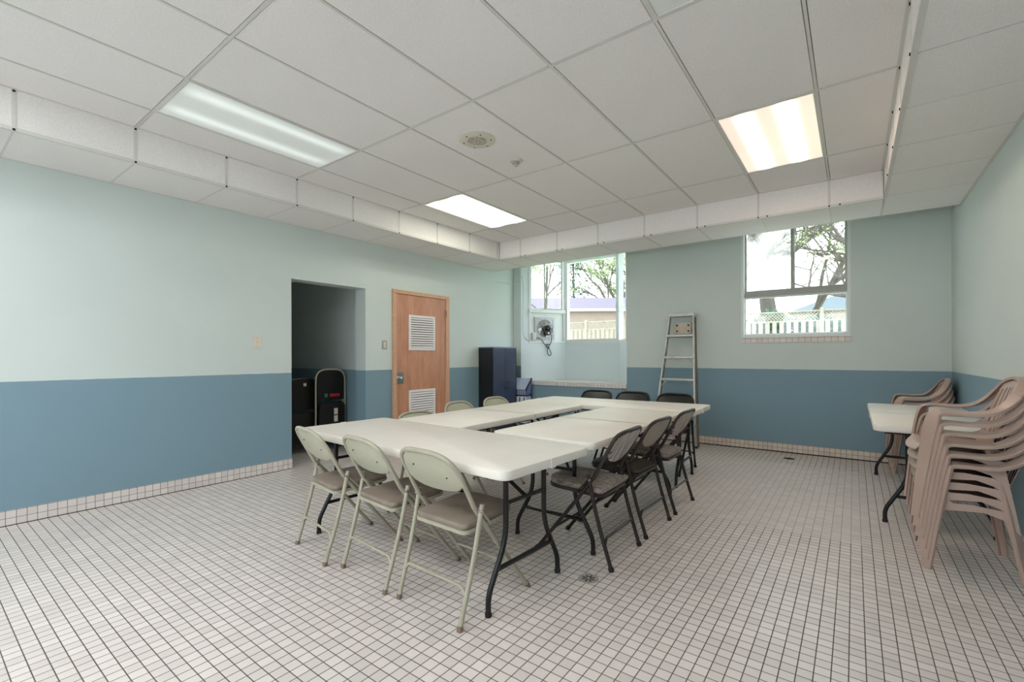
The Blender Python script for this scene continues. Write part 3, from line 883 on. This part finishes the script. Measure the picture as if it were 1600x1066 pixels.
dup(bk, (-2.235, 5.34, 0), R(181), 'black folding chair behind the far table, the middle one left of the ladder')
dup(bk, (-1.72, 5.34, 0), R(179), 'black folding chair standing in front of the ladder foot')

# ------------------------------------------------------------------ stacked resin armchairs
def resin_chair(label, group):
    t = thing('resin_armchair', label, 'chair', group=group)
    half = [(.262, .205, 0.0), (.264, .180, .22), (.266, .150, .46), (.268, .125, .61), (.269, .100, .650), (.270, .055, .660), (.272, -.04, .658),
            (.270, -.12, .668), (.262, -.185, .705), (.240, -.235, .765), (.195, -.268, .822), (.11, -.288, .852), (0, -.295, .862)]
    nh = [(.75, .65, 0), (.75, .65, 0), (.75, .65, .05), (.6, .6, .5), (.35, .3, .9), (.2, 0, 1), (.15, 0, 1), (.2, .1, 1), (.45, .3, .8), (.6, .3, .7), (.4, .1, .9), (.15, -.05, 1), (0, -.1, 1)]
    ww = [.024, .030, .037, .042, .038, .030, .029, .029, .028, .027, .025, .024, .024]
    full = half + [(-x, y, z) for x, y, z in half[:-1][::-1]]
    nn = nh + [(-x, y, z) for x, y, z in nh[:-1][::-1]]
    w2_ = ww + ww[:-1][::-1]
    P = catmull(full, 3); Nn = catmull(nn, 3); Wp = catmull([(w, 0, 0) for w in w2_], 3)
    def sec(w, d=0.020, k=0.0045): return [(-w, -d), (-w, -0.004), (-w + 0.005, 0), (w - 0.005, 0), (w, -0.004), (w, -d), (w - k, -d), (w - k, -k), (-w + k, -k), (-w + k, -d)]
    n = len(P); iA = 3 * 4
    def part(name, i0, i1):
        bm = bmesh.new(); sweep(bm, P[i0:i1 + 1], Nn[i0:i1 + 1], [sec(Wp[i].x) for i in range(i0, i1 + 1)])
        return obj(name, bm, M['resin'], t, smooth=True)
    part('leg', 0, iA); part('leg', n - 1 - iA, n - 1)
    part('armrest', iA, 27); part('armrest', n - 1 - 27, n - 1 - iA)
    part('back_rim', 27, n - 1 - 27)
    for s in (-1, 1):
        bm = bmesh.new()
        pts = catmull([(s * .205, -.150, .44), (s * .228, -.185, .30), (s * .248, -.215, .12), (s * .255, -.230, 0)], 3)
        sweep(bm, pts, [(s * .7, -.7, 0)] * len(pts), [sec(0.034 - 0.012 * i / (len(pts) - 1)) for i in range(len(pts))])
        obj('leg', bm, M['resin'], t, smooth=True)
        # side skirt under the arm
        o = [(.150, .47), (.165, .355), (.10, .368), (-.05, .382), (-.13, .355), (-.20, .28), (-.185, .38), (-.12, .405), (.0, .418), (.08, .414), (.108, .44), (.118, .54), (.135, .56)]
        bm = bmesh.new(); prism(bm, o, 0, 0.0045, lambda a, b, c, s=s: Vector((s * (.240 + 0.03 * (0.5 - b) + c), a, b)))
        obj('side_apron', bm, M['resin'], t)
    # seat shell: dished, rolled front lip
    bm = bmesh.new(); nx, ny = 12, 12; top = {}; bot = {}
    for i in range(nx + 1):
        for j in range(ny + 1):
            u = -1 + 2 * i / nx; v = j / ny
            y = -.185 + .43 * v
            wd = .205 + .035 * v
            z = .425 + 0.012 * u * u + .018 * v - 0.03 * max(0, v - 0.8) ** 2 * 25 * 1.4
            x = wd * u
            if v > 0.8: y -= 0.02 * ((v - 0.8) / 0.2) ** 2; 
            y -= 0.03 * u * u * v
            top[i, j] = bm.verts.new((x, y, z)); bot[i, j] = bm.verts.new((x, y, z - 0.005))
    for i in range(nx):
        for j in range(ny):
            bm.faces.new((top[i, j], top[i + 1, j], top[i + 1, j + 1], top[i, j + 1]))
            bm.faces.new((bot[i, j], bot[i, j + 1], bot[i + 1, j + 1], bot[i + 1, j]))
    for i in range(nx):
        bm.faces.new((top[i, 0], bot[i, 0], bot[i + 1, 0], top[i + 1, 0])); bm.faces.new((top[i, ny], top[i + 1, ny], bot[i + 1, ny], bot[i, ny]))
    for j in range(ny):
        bm.faces.new((top[0, j], top[0, j + 1], bot[0, j + 1], bot[0, j])); bm.faces.new((top[nx, j], bot[nx, j], bot[nx, j + 1], top[nx, j + 1]))
    obj('seat', bm, M['resin'], t, smooth=True)
    # slatted back: fan of slats with a solid lower band and shoulders
    bm = bmesh.new()
    def bp(u, v, d=0.0):
        w = .18 + .05 * v - 0.06 * max(0, v - 0.75) / 0.25
        z = .43 + v * (.845 - .43) - 0.03 * u * u * v
        y = -.178 - .105 * v ** 1.2 + 0.045 * u * u * (1 - 0.5 * v)
        return Vector((w * u, y - d, z))
    def strip(u0, u1, v0, v1, n=6):
        a = []; b = []
        for k in range(n + 1):
            v = v0 + (v1 - v0) * k / n
            a.append([bm.verts.new(bp(u0, v)), bm.verts.new(bp(u1, v))]); b.append([bm.verts.new(bp(u0, v, .005)), bm.verts.new(bp(u1, v, .005))])
        for k in range(n):
            bm.faces.new((a[k][0], a[k][1], a[k + 1][1], a[k + 1][0])); bm.faces.new((b[k][0], b[k + 1][0], b[k + 1][1], b[k][1]))
            bm.faces.new((a[k][0], a[k + 1][0], b[k + 1][0], b[k][0])); bm.faces.new((a[k][1], b[k][1], b[k + 1][1], a[k + 1][1]))
        bm.faces.new((a[0][0], b[0][0], b[0][1], a[0][1])); bm.faces.new((a[n][0], a[n][1], b[n][1], b[n][0]))
    for k in range(8):
        u = -1 + 2 * (k + 0.5) / 8
        strip(u - 0.078, u + 0.078, 0.0, 0.97)
    for k in range(8):
        strip(-1 + 2 * k / 8, -1 + 2 * (k + 1) / 8, 0.0, 0.2, 2); strip(-1 + 2 * k / 8, -1 + 2 * (k + 1) / 8, 0.88, 0.99, 2)
    obj('backrest', bm, M['resin'], t)
    return t
ordn = ['at the bottom', 'second from the floor', 'third from the floor', 'fourth from the floor', 'fifth from the floor', 'on top']
gS = 'taupe resin armchairs stacked by the right wall'
rc = resin_chair('taupe resin armchair at the bottom of the tall stack by the right wall', gS)
SX, SY = 0.550, 4.015
rc.location = (SX, SY, 0); rc.rotation_euler = (0, 0, PI / 2)
for k in range(1, 6):
    dup(rc, (SX - 0.010 * k, SY + 0.001 * k, 0.061 * k), PI / 2, 'taupe resin armchair %s of the tall stack by the right wall' % ordn[k])
on2 = ['at the bottom', 'second from the floor', 'third from the floor', 'on top']
for k in range(4):
    dup(rc, (0.545 - 0.010 * k, 6.815, 0.061 * k), PI / 2, 'taupe resin armchair %s of the short stack in the far corner' % on2[k], 'taupe resin armchairs stacked in the far corner')

# ------------------------------------------------------------------ step ladder
lad = thing('step_ladder', 'folded aluminium step ladder leaning on the back wall beside the right window', 'ladder', (-2.05, 6.68, 0))
tilt = math.atan2(0.30, 1.92)
def lp(x, s, d=0.0):   # x across, s up the rails, d behind
    return Vector((x + 0.0, s * math.sin(tilt) + d * math.cos(tilt), s * math.cos(tilt) - d * math.sin(tilt)))
LH = 1.945
def lx(side, s): return (-0.335 + 0.165 * s / LH) if side < 0 else (0.275 - 0.105 * s / LH)
def lbox(bm, p, q, wx, wd):
    p, q = Vector(p), Vector(q); d = (q - p).normalized()
    X = Vector((1, 0, 0)); X = (X - d * X.dot(d)).normalized(); Y = d.cross(X)
    mx_ = Matrix(((X.x, Y.x, d.x, p.x), (X.y, Y.y, d.y, p.y), (X.z, Y.z, d.z, p.z), (0, 0, 0, 1)))
    box(bm, -wx, wx, -wd, wd, 0, (q - p).length, 0.002, mx=mx_)
for sd in (-1, 1):
    bm = bmesh.new(); lbox(bm, lp(lx(sd, 0), 0.0), lp(lx(sd, LH), LH - 0.03), 0.011, 0.030)
    rl = obj('front_rail', bm, M['alu'], lad)
    bm = bmesh.new(); lbox(bm, lp(lx(sd, 0), 0.0), lp(lx(sd, 0), 0.03), 0.02, 0.036); obj('foot_cap', bm, M['yellow'], rl)
    bm = bmesh.new(); lbox(bm, lp(lx(sd, 0) + sd * 0.012, 0.02, 0.09), lp(lx(sd, LH) + sd * 0.01, LH - 0.06, 0.055), 0.010, 0.016)
    obj('rear_rail', bm, M['alu_dark'], lad)
for k, s in enumerate((0.31, 0.635, 0.96, 1.285, 1.61)):
    bm = bmesh.new()
    a, b = lp(lx(-1, s), s), lp(lx(1, s), s)
    box(bm, a.x, b.x, a.y - 0.042, a.y + 0.042, a.z - 0.016, a.z + 0.016, 0.003)
    obj('step', bm, M['alu'], lad)
    bm = bmesh.new(); a, b = lp(lx(-1, s), s, 0.08), lp(lx(1, s), s, 0.08)
    tube(bm, [a, b], 0.008, 8)
    obj('rear_rung', bm, M['alu_dark'], lad)
    if k in (2, 3):
        bm = bmesh.new()
        for sd in (-1, 1): tube(bm, [lp(lx(sd, s), s - 0.10, 0.0), lp(lx(sd, s) - sd * 0.09, s - 0.012, 0.0)], 0.004, 6)
        obj('step_brace', bm, M['alu'], lad)
a = lp(0, LH)
bm = bmesh.new(); box(bm, lx(-1, LH) - 0.018, lx(1, LH) + 0.018, a.y - 0.04, a.y + 0.10, a.z - 0.045, a.z + 0.0, 0.004)
obj('top_cap', bm, M['alu'], lad)
bm = bmesh.new(); p_, q_ = lp(0.0, 1.645, 0.07), lp(0.0, 1.815, 0.07)
box(bm, -0.125, 0.13, p_.y - 0.006, p_.y + 0.02, p_.z, q_.z, 0.006)
sh = obj('tool_shelf', bm, M['alu_plate'], lad)
for x in (-0.075, 0.09):
    for z in (1.66, 1.745):
        obj('shelf_hole', LT([(0, 0), (0.014, 0), (0.014, 0.003), (0, 0.003)], 12, Matrix.Translation((x, p_.y - 0.005, z)) @ Matrix.Rotation(PI / 2, 4, 'X')), M['gap'], sh)

# ------------------------------------------------------------------ navy cabinet in the corner
CX0, CX1, CY0, CY1, CH = -5.225, -4.90, 6.06, 6.72, 1.455
cb = thing('storage_cabinet', 'tall navy-black two-door storage cabinet against the left wall near the bay window', 'cabinet', (-5.06, 6.39, 0))
def cbx(x0, x1, y0, y1, z0, z1, bev=0.002): return B(x0 + 5.06, x1 + 5.06, y0 - 6.39, y1 - 6.39, z0, z1, bev)
obj('carcass', cbx(CX0, CX1 - 0.022, CY0, CY1, 0.0, CH - 0.018), M['navy_side'], cb)
obj('top_panel', cbx(CX0, CX1, CY0 - 0.005, CY1 + 0.005, CH - 0.018, CH), M['navy_edge'], cb)
ym = (CY0 + CY1) / 2
for a, b, hs in ((CY0 + 0.004, ym - 0.002, -1), (ym + 0.002, CY1 - 0.018, 1)):
    d_ = obj('door', cbx(CX1 - 0.020, CX1, a, b, 0.06, CH - 0.022, 0.004), M['navy'], cb)
    yh_ = ym + hs * 0.045 - 6.39
    pts = fillet([(CX1 + 5.06, yh_, 0.735), (CX1 + 5.095, yh_, 0.735), (CX1 + 5.095, yh_, 0.835), (CX1 + 5.06, yh_, 0.835)], 0.02)
    obj('door_handle', TB(pts, 0.006, 8), M['black'], d_, smooth=True)
obj('side_edge', cbx(CX1 - 0.02, CX1 + 0.001, CY1 - 0.016, CY1, 0.0, CH - 0.018), M['navy_side'], cb)

# ------------------------------------------------------------------ slant-lidded bin beside the cabinet
bn = thing('storage_bin', 'grey-blue slant-lidded bin in the corner between the cabinet and the bay sill', 'bin', (-4.90, 6.895, 0), R(12))
obj('body', B(-0.15, 0.13, -0.12, 0.12, 0.08, 0.60, 0.012), M['white'], bn)
def slope(x, y, z): return Vector((x, y, z))
o = [(-0.17, 0.57), (-0.17, 0.70), (0.13, 0.875), (0.15, 0.87), (0.15, 0.57)]
bm = bmesh.new(); prism(bm, [(-0.12, 0.585), (-0.12, 0.69), (0.135, 0.865), (0.135, 0.585)], -0.16, 0.14, lambda a, b, c: Vector((c, a, b)))
hd = obj('hood', bm, M['lid_front'], bn)
bm = bmesh.new(); prism(bm, [(-0.135, 0.685), (-0.135, 0.70), (0.135, 0.885), (0.135, 0.868)], -0.165, 0.125, lambda a, b, c: Vector((c, a, b)))
obj('lid', bm, M['lid'], bn)
bm = bmesh.new(); prism(bm, [(-0.14, 0.67), (-0.14, 0.70), (0.14, 0.892), (0.14, 0.855)], 0.125, 0.145, lambda a, b, c: Vector((c, a, b)))
obj('lid_edge', bm, M['black'], bn)
for k in range(7):
    x = -0.14 + 0.04 * k
    obj('rib', B(x, x + 0.012, -0.128, -0.118, 0.60, 0.675, 0.002), M['lid'], hd)
obj('band', B(-0.165, 0.145, -0.13, 0.13, 0.565, 0.588, 0.004), M['black'], bn)
for x in (-0.10, 0.0, 0.09): obj('vent', B(x - 0.012, x + 0.02, -0.126, -0.118, 0.42, 0.55, 0.002), M['lid_front'], bn)
obj('base_foot', B(-0.13, 0.11, -0.10, 0.10, 0.0, 0.08, 0.004), M['black'], bn)

# ------------------------------------------------------------------ exhaust fan in the bay
fan = thing('exhaust_fan', 'metal exhaust fan with a black motor in the panel below the bay side window', 'fan', (0, 0, 0))
fan.matrix_world = mL @ Matrix.Translation((0.50, 0.0, 1.83))
def FM(u=0, w=0, v=0): return Matrix.Translation((u, w, v)) @ Matrix.Rotation(PI / 2, 4, 'X')
bm = bmesh.new()
for a, b, c, d_ in ((-0.215, -0.175, -0.175, 0.175), (0.175, 0.215, -0.175, 0.175), (-0.215, 0.215, -0.215, -0.175), (-0.215, 0.215, 0.175, 0.215)):
    box(bm, a, b, -0.004, 0.02, c, d_, 0.002)
obj('mounting_frame', bm, M['dull_metal'], fan)
# corner plate with round mouth
bm = bmesh.new()
seg = 40; rr = 0.165
inner = [bm.verts.new((rr * math.cos(2 * PI * k / seg), 0.004, rr * math.sin(2 * PI * k / seg))) for k in range(seg)]
outer = []
for k in range(seg):
    a = 2 * PI * k / seg; c, s = math.cos(a), math.sin(a); q = 0.18 / max(abs(c), abs(s))
    outer.append(bm.verts.new((q * c, 0.004, q * s)))
for k in range(seg): bm.faces.new((inner[k], inner[(k + 1) % seg], outer[(k + 1) % seg], outer[k]))
inn2 = [bm.verts.new((v.co.x * 0.97, 0.018, v.co.z * 0.97)) for v in inner]
for k in range(seg): bm.faces.new((inner[k], inn2[k], inn2[(k + 1) % seg], inner[(k + 1) % seg]))
obj('shroud', bm, M['dull_metal'], fan)
obj('back_louvre', B(-0.17, 0.17, 0.0195, 0.0215, -0.17, 0.17), M['grey_plate'], fan)
for k in range(4):
    a = k * PI / 2 + 0.5
    o = [(0.03, -0.02), (0.09, -0.055), (0.150, -0.055), (0.158, 0.0), (0.145, 0.045), (0.08, 0.035), (0.03, 0.02)]
    bm = bmesh.new(); prism(bm, o, 0, 0.002, lambda x, y, z, a=a: Vector((x * math.cos(a) - y * math.sin(a), 0.002 + z + 0.15 * y - 0.002, x * math.sin(a) + y * math.cos(a))))
    obj('blade', bm, M['chrome'], fan)
bm = bmesh.new()
for s in (-0.055, 0.055): tube(bm, [(-0.19, -0.014, s), (0.19, -0.014, s)], 0.004, 6)
tube(bm, [(0.02, -0.014, -0.19), (0.02, -0.014, 0.19)], 0.004, 6)
obj('motor_bracket', bm, M['dull_metal'], fan)
obj('motor', LT([(0, 0.02), (0.052, 0.02), (0.056, 0.035), (0.056, 0.085), (0.03, 0.098), (0.028, 0.085), (0, 0.085)], 28, FM(0.035)), M['black'], fan, smooth=True)
cbx_ = obj('capacitor_box', B(-0.035, 0.085, -0.075, -0.01, -0.135, -0.045, 0.008), M['black'], fan)
obj('dial', LT([(0, 0.0), (0.018, 0.0), (0.018, 0.008), (0, 0.010)], 16, FM(0.045, -0.075, -0.095)), M['white'], cbx_)
obj('power_cord', TB(catmull([(0.075, -0.06, -0.07), (0.12, -0.05, -0.15), (0.11, -0.04, -0.27), (0.06, -0.035, -0.36), (0.035, -0.035, -0.43), (0.05, -0.035, -0.50), (0.085, -0.035, -0.53), (0.115, -0.035, -0.50),
    (0.09, -0.035, -0.42), (0.02, -0.03, -0.34), (-0.04, -0.03, -0.29), (-0.07, -0.035, -0.23), (-0.14, -0.04, -0.19), (-0.20, -0.045, -0.185)], 5), 0.007, 8), M['black'], fan, smooth=True)
for z in (-0.31, -0.36): obj('cord_tie', TB([(0.01, -0.034, z), (0.08, -0.034, z - 0.01)], 0.010, 8), M['black'], fan)
ot = thing('outlet_box', 'white surface-mounted outlet box beside the exhaust fan', 'outlet')
ot.matrix_world = mL @ Matrix.Translation((0.262, 0.0, 1.675))
obj('box_body', B(-0.035, 0.035, -0.045, 0.02, -0.07, 0.07, 0.006), M['white'], ot)
obj('socket_face', B(-0.026, 0.026, -0.049, -0.044, -0.055, 0.055, 0.003), M['ivory'], ot)
cw = obj('wall_cable', TB(catmull([(-5.062, YB + 0.02, 2.82), (-5.045, YB + 0.045, 2.6), (-5.05, YB + 0.04, 2.2), (-5.055, YB + 0.03, 1.9), (-5.045, YB + 0.045, 1.7), (-5.0, YB + 0.105, 1.60), (-4.965, YB + 0.16, 1.575)], 5), 0.004, 6), M['grey_plate'], smooth=True)
tag(cw, 'thin grey cable running down the left edge of the bay opening', 'cable')
pw = obj('ceiling_pipe', TB([(XL, 6.55, 2.66), (XL + 0.03, 6.7, 2.66), (XL + 0.03, YB - 0.03, 2.66), (BX0 - 0.0, YB - 0.03, 2.66)], 0.008, 8), M['white_trim'], smooth=True)
tag(pw, 'slim white conduit high in the corner left of the bay window', 'pipe')

# ------------------------------------------------------------------ folded chairs stored in the recess
def stored(label, x, y, h, w, rimm):
    t = thing('folded_chair', label, 'chair', (x, y, 0), 0, 'folded dark chairs stored in the recess')
    hw = w / 2
    pts = [(0, -hw, 0.0), (0, -hw, h - 0.2)]
    for k in range(1, 16):
        a = PI * k / 16
        pts.append((0, -hw * math.copysign(abs(math.cos(a)) ** .6, math.cos(a)), h - 0.2 + 0.2 * math.sin(a) ** .6))
    pts += [(0, hw, h - 0.2), (0, hw, 0.0)]
    obj('frame', TB(pts, 0.012, 8), rimm, t, smooth=True)
    o = [(p[1] * 0.93, p[2] - 0.012) for p in pts[2:-2]] + [(hw * .9, h - 0.42), (-hw * .9, h - 0.42)]
    obj('backrest', PR(o, -0.012, 0.012, lambda a, b, c: Vector((c, a, b)), bev=0.005), M['shaded_vinyl'], t, smooth=True)
    obj('seat', PR(rrect(-hw * .88, hw * .88, 0.12, h - 0.45, 0.06), 0.0, 0.05, lambda a, b, c: Vector((c, a, b)), bev=0.015), M['shaded_vinyl'], t, smooth=True)
    for s in (-1, 1):
        obj('leg', TB([(-0.04, s * hw * 0.92, 0.0), (-0.03, s * hw * 0.92, h - 0.35)], 0.011, 8), rimm, t)
    return t
s1 = stored('folded dark chair with a pale metal rim, tallest in the recess', -5.80, 3.60, 1.12, 0.44, M['beige_steel'])
obj('red_label', B(0.012, 0.015, -0.02, 0.13, 0.745, 0.785), M['red'], s1); obj('green_label', B(0.012, 0.015, -0.10, -0.05, 0.74, 0.79), M['green'], s1)
for z in (0.50, 0.40): obj('paper_tag', B(0.050, 0.054, 0.02, 0.075, z, z + 0.085), M['ivory'], s1)
s2 = stored('folded dark chair leaning left of the tallest one in the recess', -5.92, 3.25, 1.0, 0.44, M['black_steel'])
obj('paper_tag', B(0.012, 0.016, 0.02, 0.06, 0.90, 0.94), M['ivory'], s2)
stored('folded dark chair deepest in the shadow of the recess', -6.05, 2.85, 0.98, 0.44, M['black_steel'])

# ------------------------------------------------------------------ outdoors
GZ = 1.15
struct('ground_outside', B(-60, 50, 8.35, 90, GZ - 0.3, GZ), M['lawn'])
FY = 20.6
fn_ = thing('garden_fence', 'weathered picket fence with lattice top seen through both windows', 'fence', (0, FY, GZ))
PW = 2.44
for k in range(-10, 4):
    x0 = k * PW - 0.95
    obj('post', B(x0 - 0.06, x0 + 0.06, -0.06, 0.06, 0, 1.92, 0.01), M['fence'], fn_)
    bm = bmesh.new()
    x = x0 + 0.10
    while x < x0 + PW - 0.15:
        box(bm, x, x + 0.145, -0.012, 0.012, 0.05, 1.44); x += 0.24
    box(bm, x0 + 0.06, x0 + PW - 0.06, -0.03, 0.03, 1.42, 1.47)
    box(bm, x0 + 0.06, x0 + PW - 0.06, -0.03, 0.03, 1.79, 1.84)
    box(bm, x0 + 0.06, x0 + PW - 0.06, 0.012, 0.04, 0.3, 0.39)
    u = x0 + 0.06
    while u < x0 + PW - 0.06:
        for s in (0, 0.33):
            a = Vector((u + s, 0, 1.46)); b = Vector((u + 0.33 - s, 0, 1.80))
            if max(a.x, b.x) < x0 + PW - 0.05: tube(bm, [a, b], 0.016, 4)
        u += 0.11
    obj('fence_panel', bm, M['fence'], fn_)
# garage beyond the fence
ga = thing('garage', 'pale brick garage with a grey shingle gable roof behind the fence', 'building', (-17.1, 28.0, GZ), 0.62)
gw, gl, ge, gr = 2.3, 4.9, 3.2, 4.2
obj('wall', B(-gl, gl, -gw, gw, 0, ge), M['siding'], ga)
bm = bmesh.new(); prism(bm, [(-gw, ge), (gw, ge), (0, gr - 0.05)], -gl + 0.01, gl - 0.01, lambda a, b, c: Vector((c, a, b)))
obj('gable', bm, M['siding'], ga)
for s in (-1, 1):
    bm = bmesh.new(); prism(bm, [(s * (gw + 0.25), ge - 0.08), (s * (gw + 0.25), ge + 0.02), (0, gr + 0.05), (0, gr - 0.07)], -gl - 0.25, gl + 0.25, lambda a, b, c: Vector((c, a, b)))
    obj('roof_slope', bm, M['shingle'], ga)
bm = bmesh.new(); box(bm, -gl - 0.25, gl + 0.25, -gw - 0.29, -gw - 0.24, ge - 0.14, ge + 0.03)
obj('fascia', bm, M['white'], ga)
# neighbour's house roof
ho = thing('house', 'pale house with a blue-grey roof beyond the fence, right of the tree trunks', 'building', (0.5, 36, GZ), 0.0)
obj('wall', B(-3.3, 3.3, -3, 3, 0, 2.8), M['siding'], ho)
bm = bmesh.new(); prism(bm, [(-3.8, 2.75), (3.8, 2.75), (0.0, 4.1)], -3.4, 3.4, lambda a, b, c: Vector((a, c, b)))
obj('roof', bm, M['blue_roof'], ho)
rnd = random.Random(77)
hg = thing('hedge', 'dark green hedge showing through the gaps of the garden fence', 'hedge', (0, 21.8, GZ))
bm = bmesh.new()
for k in range(9000):
    x = rnd.uniform(-8.5, 7.0); z = rnd.uniform(0, 1) ** .8 * (1.7 + 0.15 * math.sin(x * 1.7) + 0.15 * math.sin(x * 4.1)); y = rnd.gauss(0, .3)
    p = Vector((x, y, z)); a = Vector((rnd.uniform(-1, 1), rnd.uniform(-.6, .6), rnd.uniform(-1, 1))).normalized(); b = a.orthogonal().normalized(); q = rnd.uniform(.08, .17)
    bm.faces.new([bm.verts.new(p + a * q), bm.verts.new(p + b * q * .6), bm.verts.new(p - a * q), bm.verts.new(p - b * q * .6)])
obj('foliage', bm, M['needle'], hg)
bm = bmesh.new()
for k in range(26): tube(bm, [(-8.4 + k * .61, 0, 0), (-8.4 + k * .61 + rnd.uniform(-.1, .1), 0, 1.3)], .03, 5)
obj('stems', bm, M['bark'], hg)
def tree(label, x, y, h, r, seed, leaves, lm, lean=0.0, group='trees beyond the fence', n0=6, spread=0.75):
    rnd = random.Random(seed)
    t = thing('garden_tree', label, 'tree', (x, y, GZ), 0, group)
    bm = bmesh.new(); tips = []
    def grow(p, d, L, rad, lvl):
        pts = [p]; q = p.copy(); dd = d.copy()
        n = 5
        for i in range(n):
            dd = (dd + Vector((rnd.uniform(-1, 1), rnd.uniform(-1, 1), rnd.uniform(-.5, .8))) * 0.14).normalized()
            q = q + dd * L / n; pts.append(q.copy())
        tube(bm, pts, rad, 6 if lvl < 2 else 4, True, rad * 0.55)
        if lvl >= 4: tips.extend(pts[2:]); return
        if lvl >= 3: tips.extend(pts[3:])
        for i in range(n0 if lvl == 0 else 4):
            b = pts[rnd.randint(2, n)]
            ax = Vector((rnd.uniform(-1, 1), rnd.uniform(-1, 1), rnd.uniform(-.2, .6))).normalized()
            nd = (dd * (1 - spread * 0.6) + ax * spread).normalized()
            grow(b, nd, L * rnd.uniform(.5, .72), rad * 0.5, lvl + 1)
    grow(Vector((0, 0, 0)), Vector((lean, 0, 1)).normalized(), h * 0.5, r, 0)
    obj('trunk', bm, M['bark'], t)
    if leaves:
        bm = bmesh.new()
        for k in range(leaves):
            p = rnd.choice(tips) + Vector((rnd.gauss(0, .12), rnd.gauss(0, .12), rnd.gauss(0, .12)))
            a = Vector((rnd.uniform(-1, 1), rnd.uniform(-1, 1), rnd.uniform(-1, 1))).normalized(); b = a.orthogonal().normalized()
            s = rnd.uniform(.03, .07) * max(1.0, h / 9)
            bm.faces.new([bm.verts.new(p + a * s), bm.verts.new(p + b * s * .6), bm.verts.new(p - a * s), bm.verts.new(p - b * s * .6)])
        obj('foliage', bm, lm, t)
    return t
def conifer(label, x, y, h, r, seed):
    rnd = random.Random(seed)
    t = thing('conifer_tree', label, 'tree', (x, y, GZ), 0, 'trees beyond the fence')
    obj('trunk', TB([(0, 0, 0), (0, 0, h * .95)], 0.16, 8, True, 0.03), M['bark'], t)
    bm = bmesh.new()
    for k in range(5200):
        z = h * (0.1 + 0.9 * rnd.random() ** 1.2); rad = r * (1 - z / h) ** .8 * math.sqrt(rnd.random()); a = rnd.uniform(0, 2 * PI)
        p = Vector((rad * math.cos(a), rad * math.sin(a), z - rad * .25))
        d = Vector((math.cos(a), math.sin(a), -.35)).normalized(); s = rnd.uniform(.12, .28); b = Vector((-math.sin(a), math.cos(a), rnd.uniform(-.4, .4))) * s * .35
        bm.faces.new([bm.verts.new(p + d * s), bm.verts.new(p + b), bm.verts.new(p - d * s), bm.verts.new(p - b)])
    obj('foliage', bm, M['needle'], t)
tree('bare tree with a forked grey trunk seen through the big bay pane', -15.2, 36.0, 13, .30, 3, 5200, M['leaf'], .05)
tree('leafy spring tree behind the garage, seen in the top right of the bay pane', -18.5, 46, 18, .30, 11, 7000, M['leaf'])
conifer('dark green conifer left of the bare tree in the bay pane', -21.6, 39.0, 15, 4.4, 5)
tree('pale leafy tree seen through the sliding side window of the bay', -9.8, 15.4, 8.5, .055, 8, 16000, M['leaf'])
tree('thick-trunked tree just behind the fence in the lower pane of the right window', -2.85, 23.6, 13, .38, 21, 3200, M['leaf'], -.03)
tree('slender leaning tree beside the thick trunk in the right window', -2.6, 27.5, 13, .17, 22, 3000, M['leaf'], .22)
tree('tree whose long bare branches cross the top right pane of the right window', 1.7, 18.2, 9.5, .17, 34, 1200, M['leaf'], -.5, spread=0.9)
tree('tall twiggy tree far behind the fence in the upper left pane of the right window', -6.4, 36, 19, .28, 41, 6000, M['leaf'])
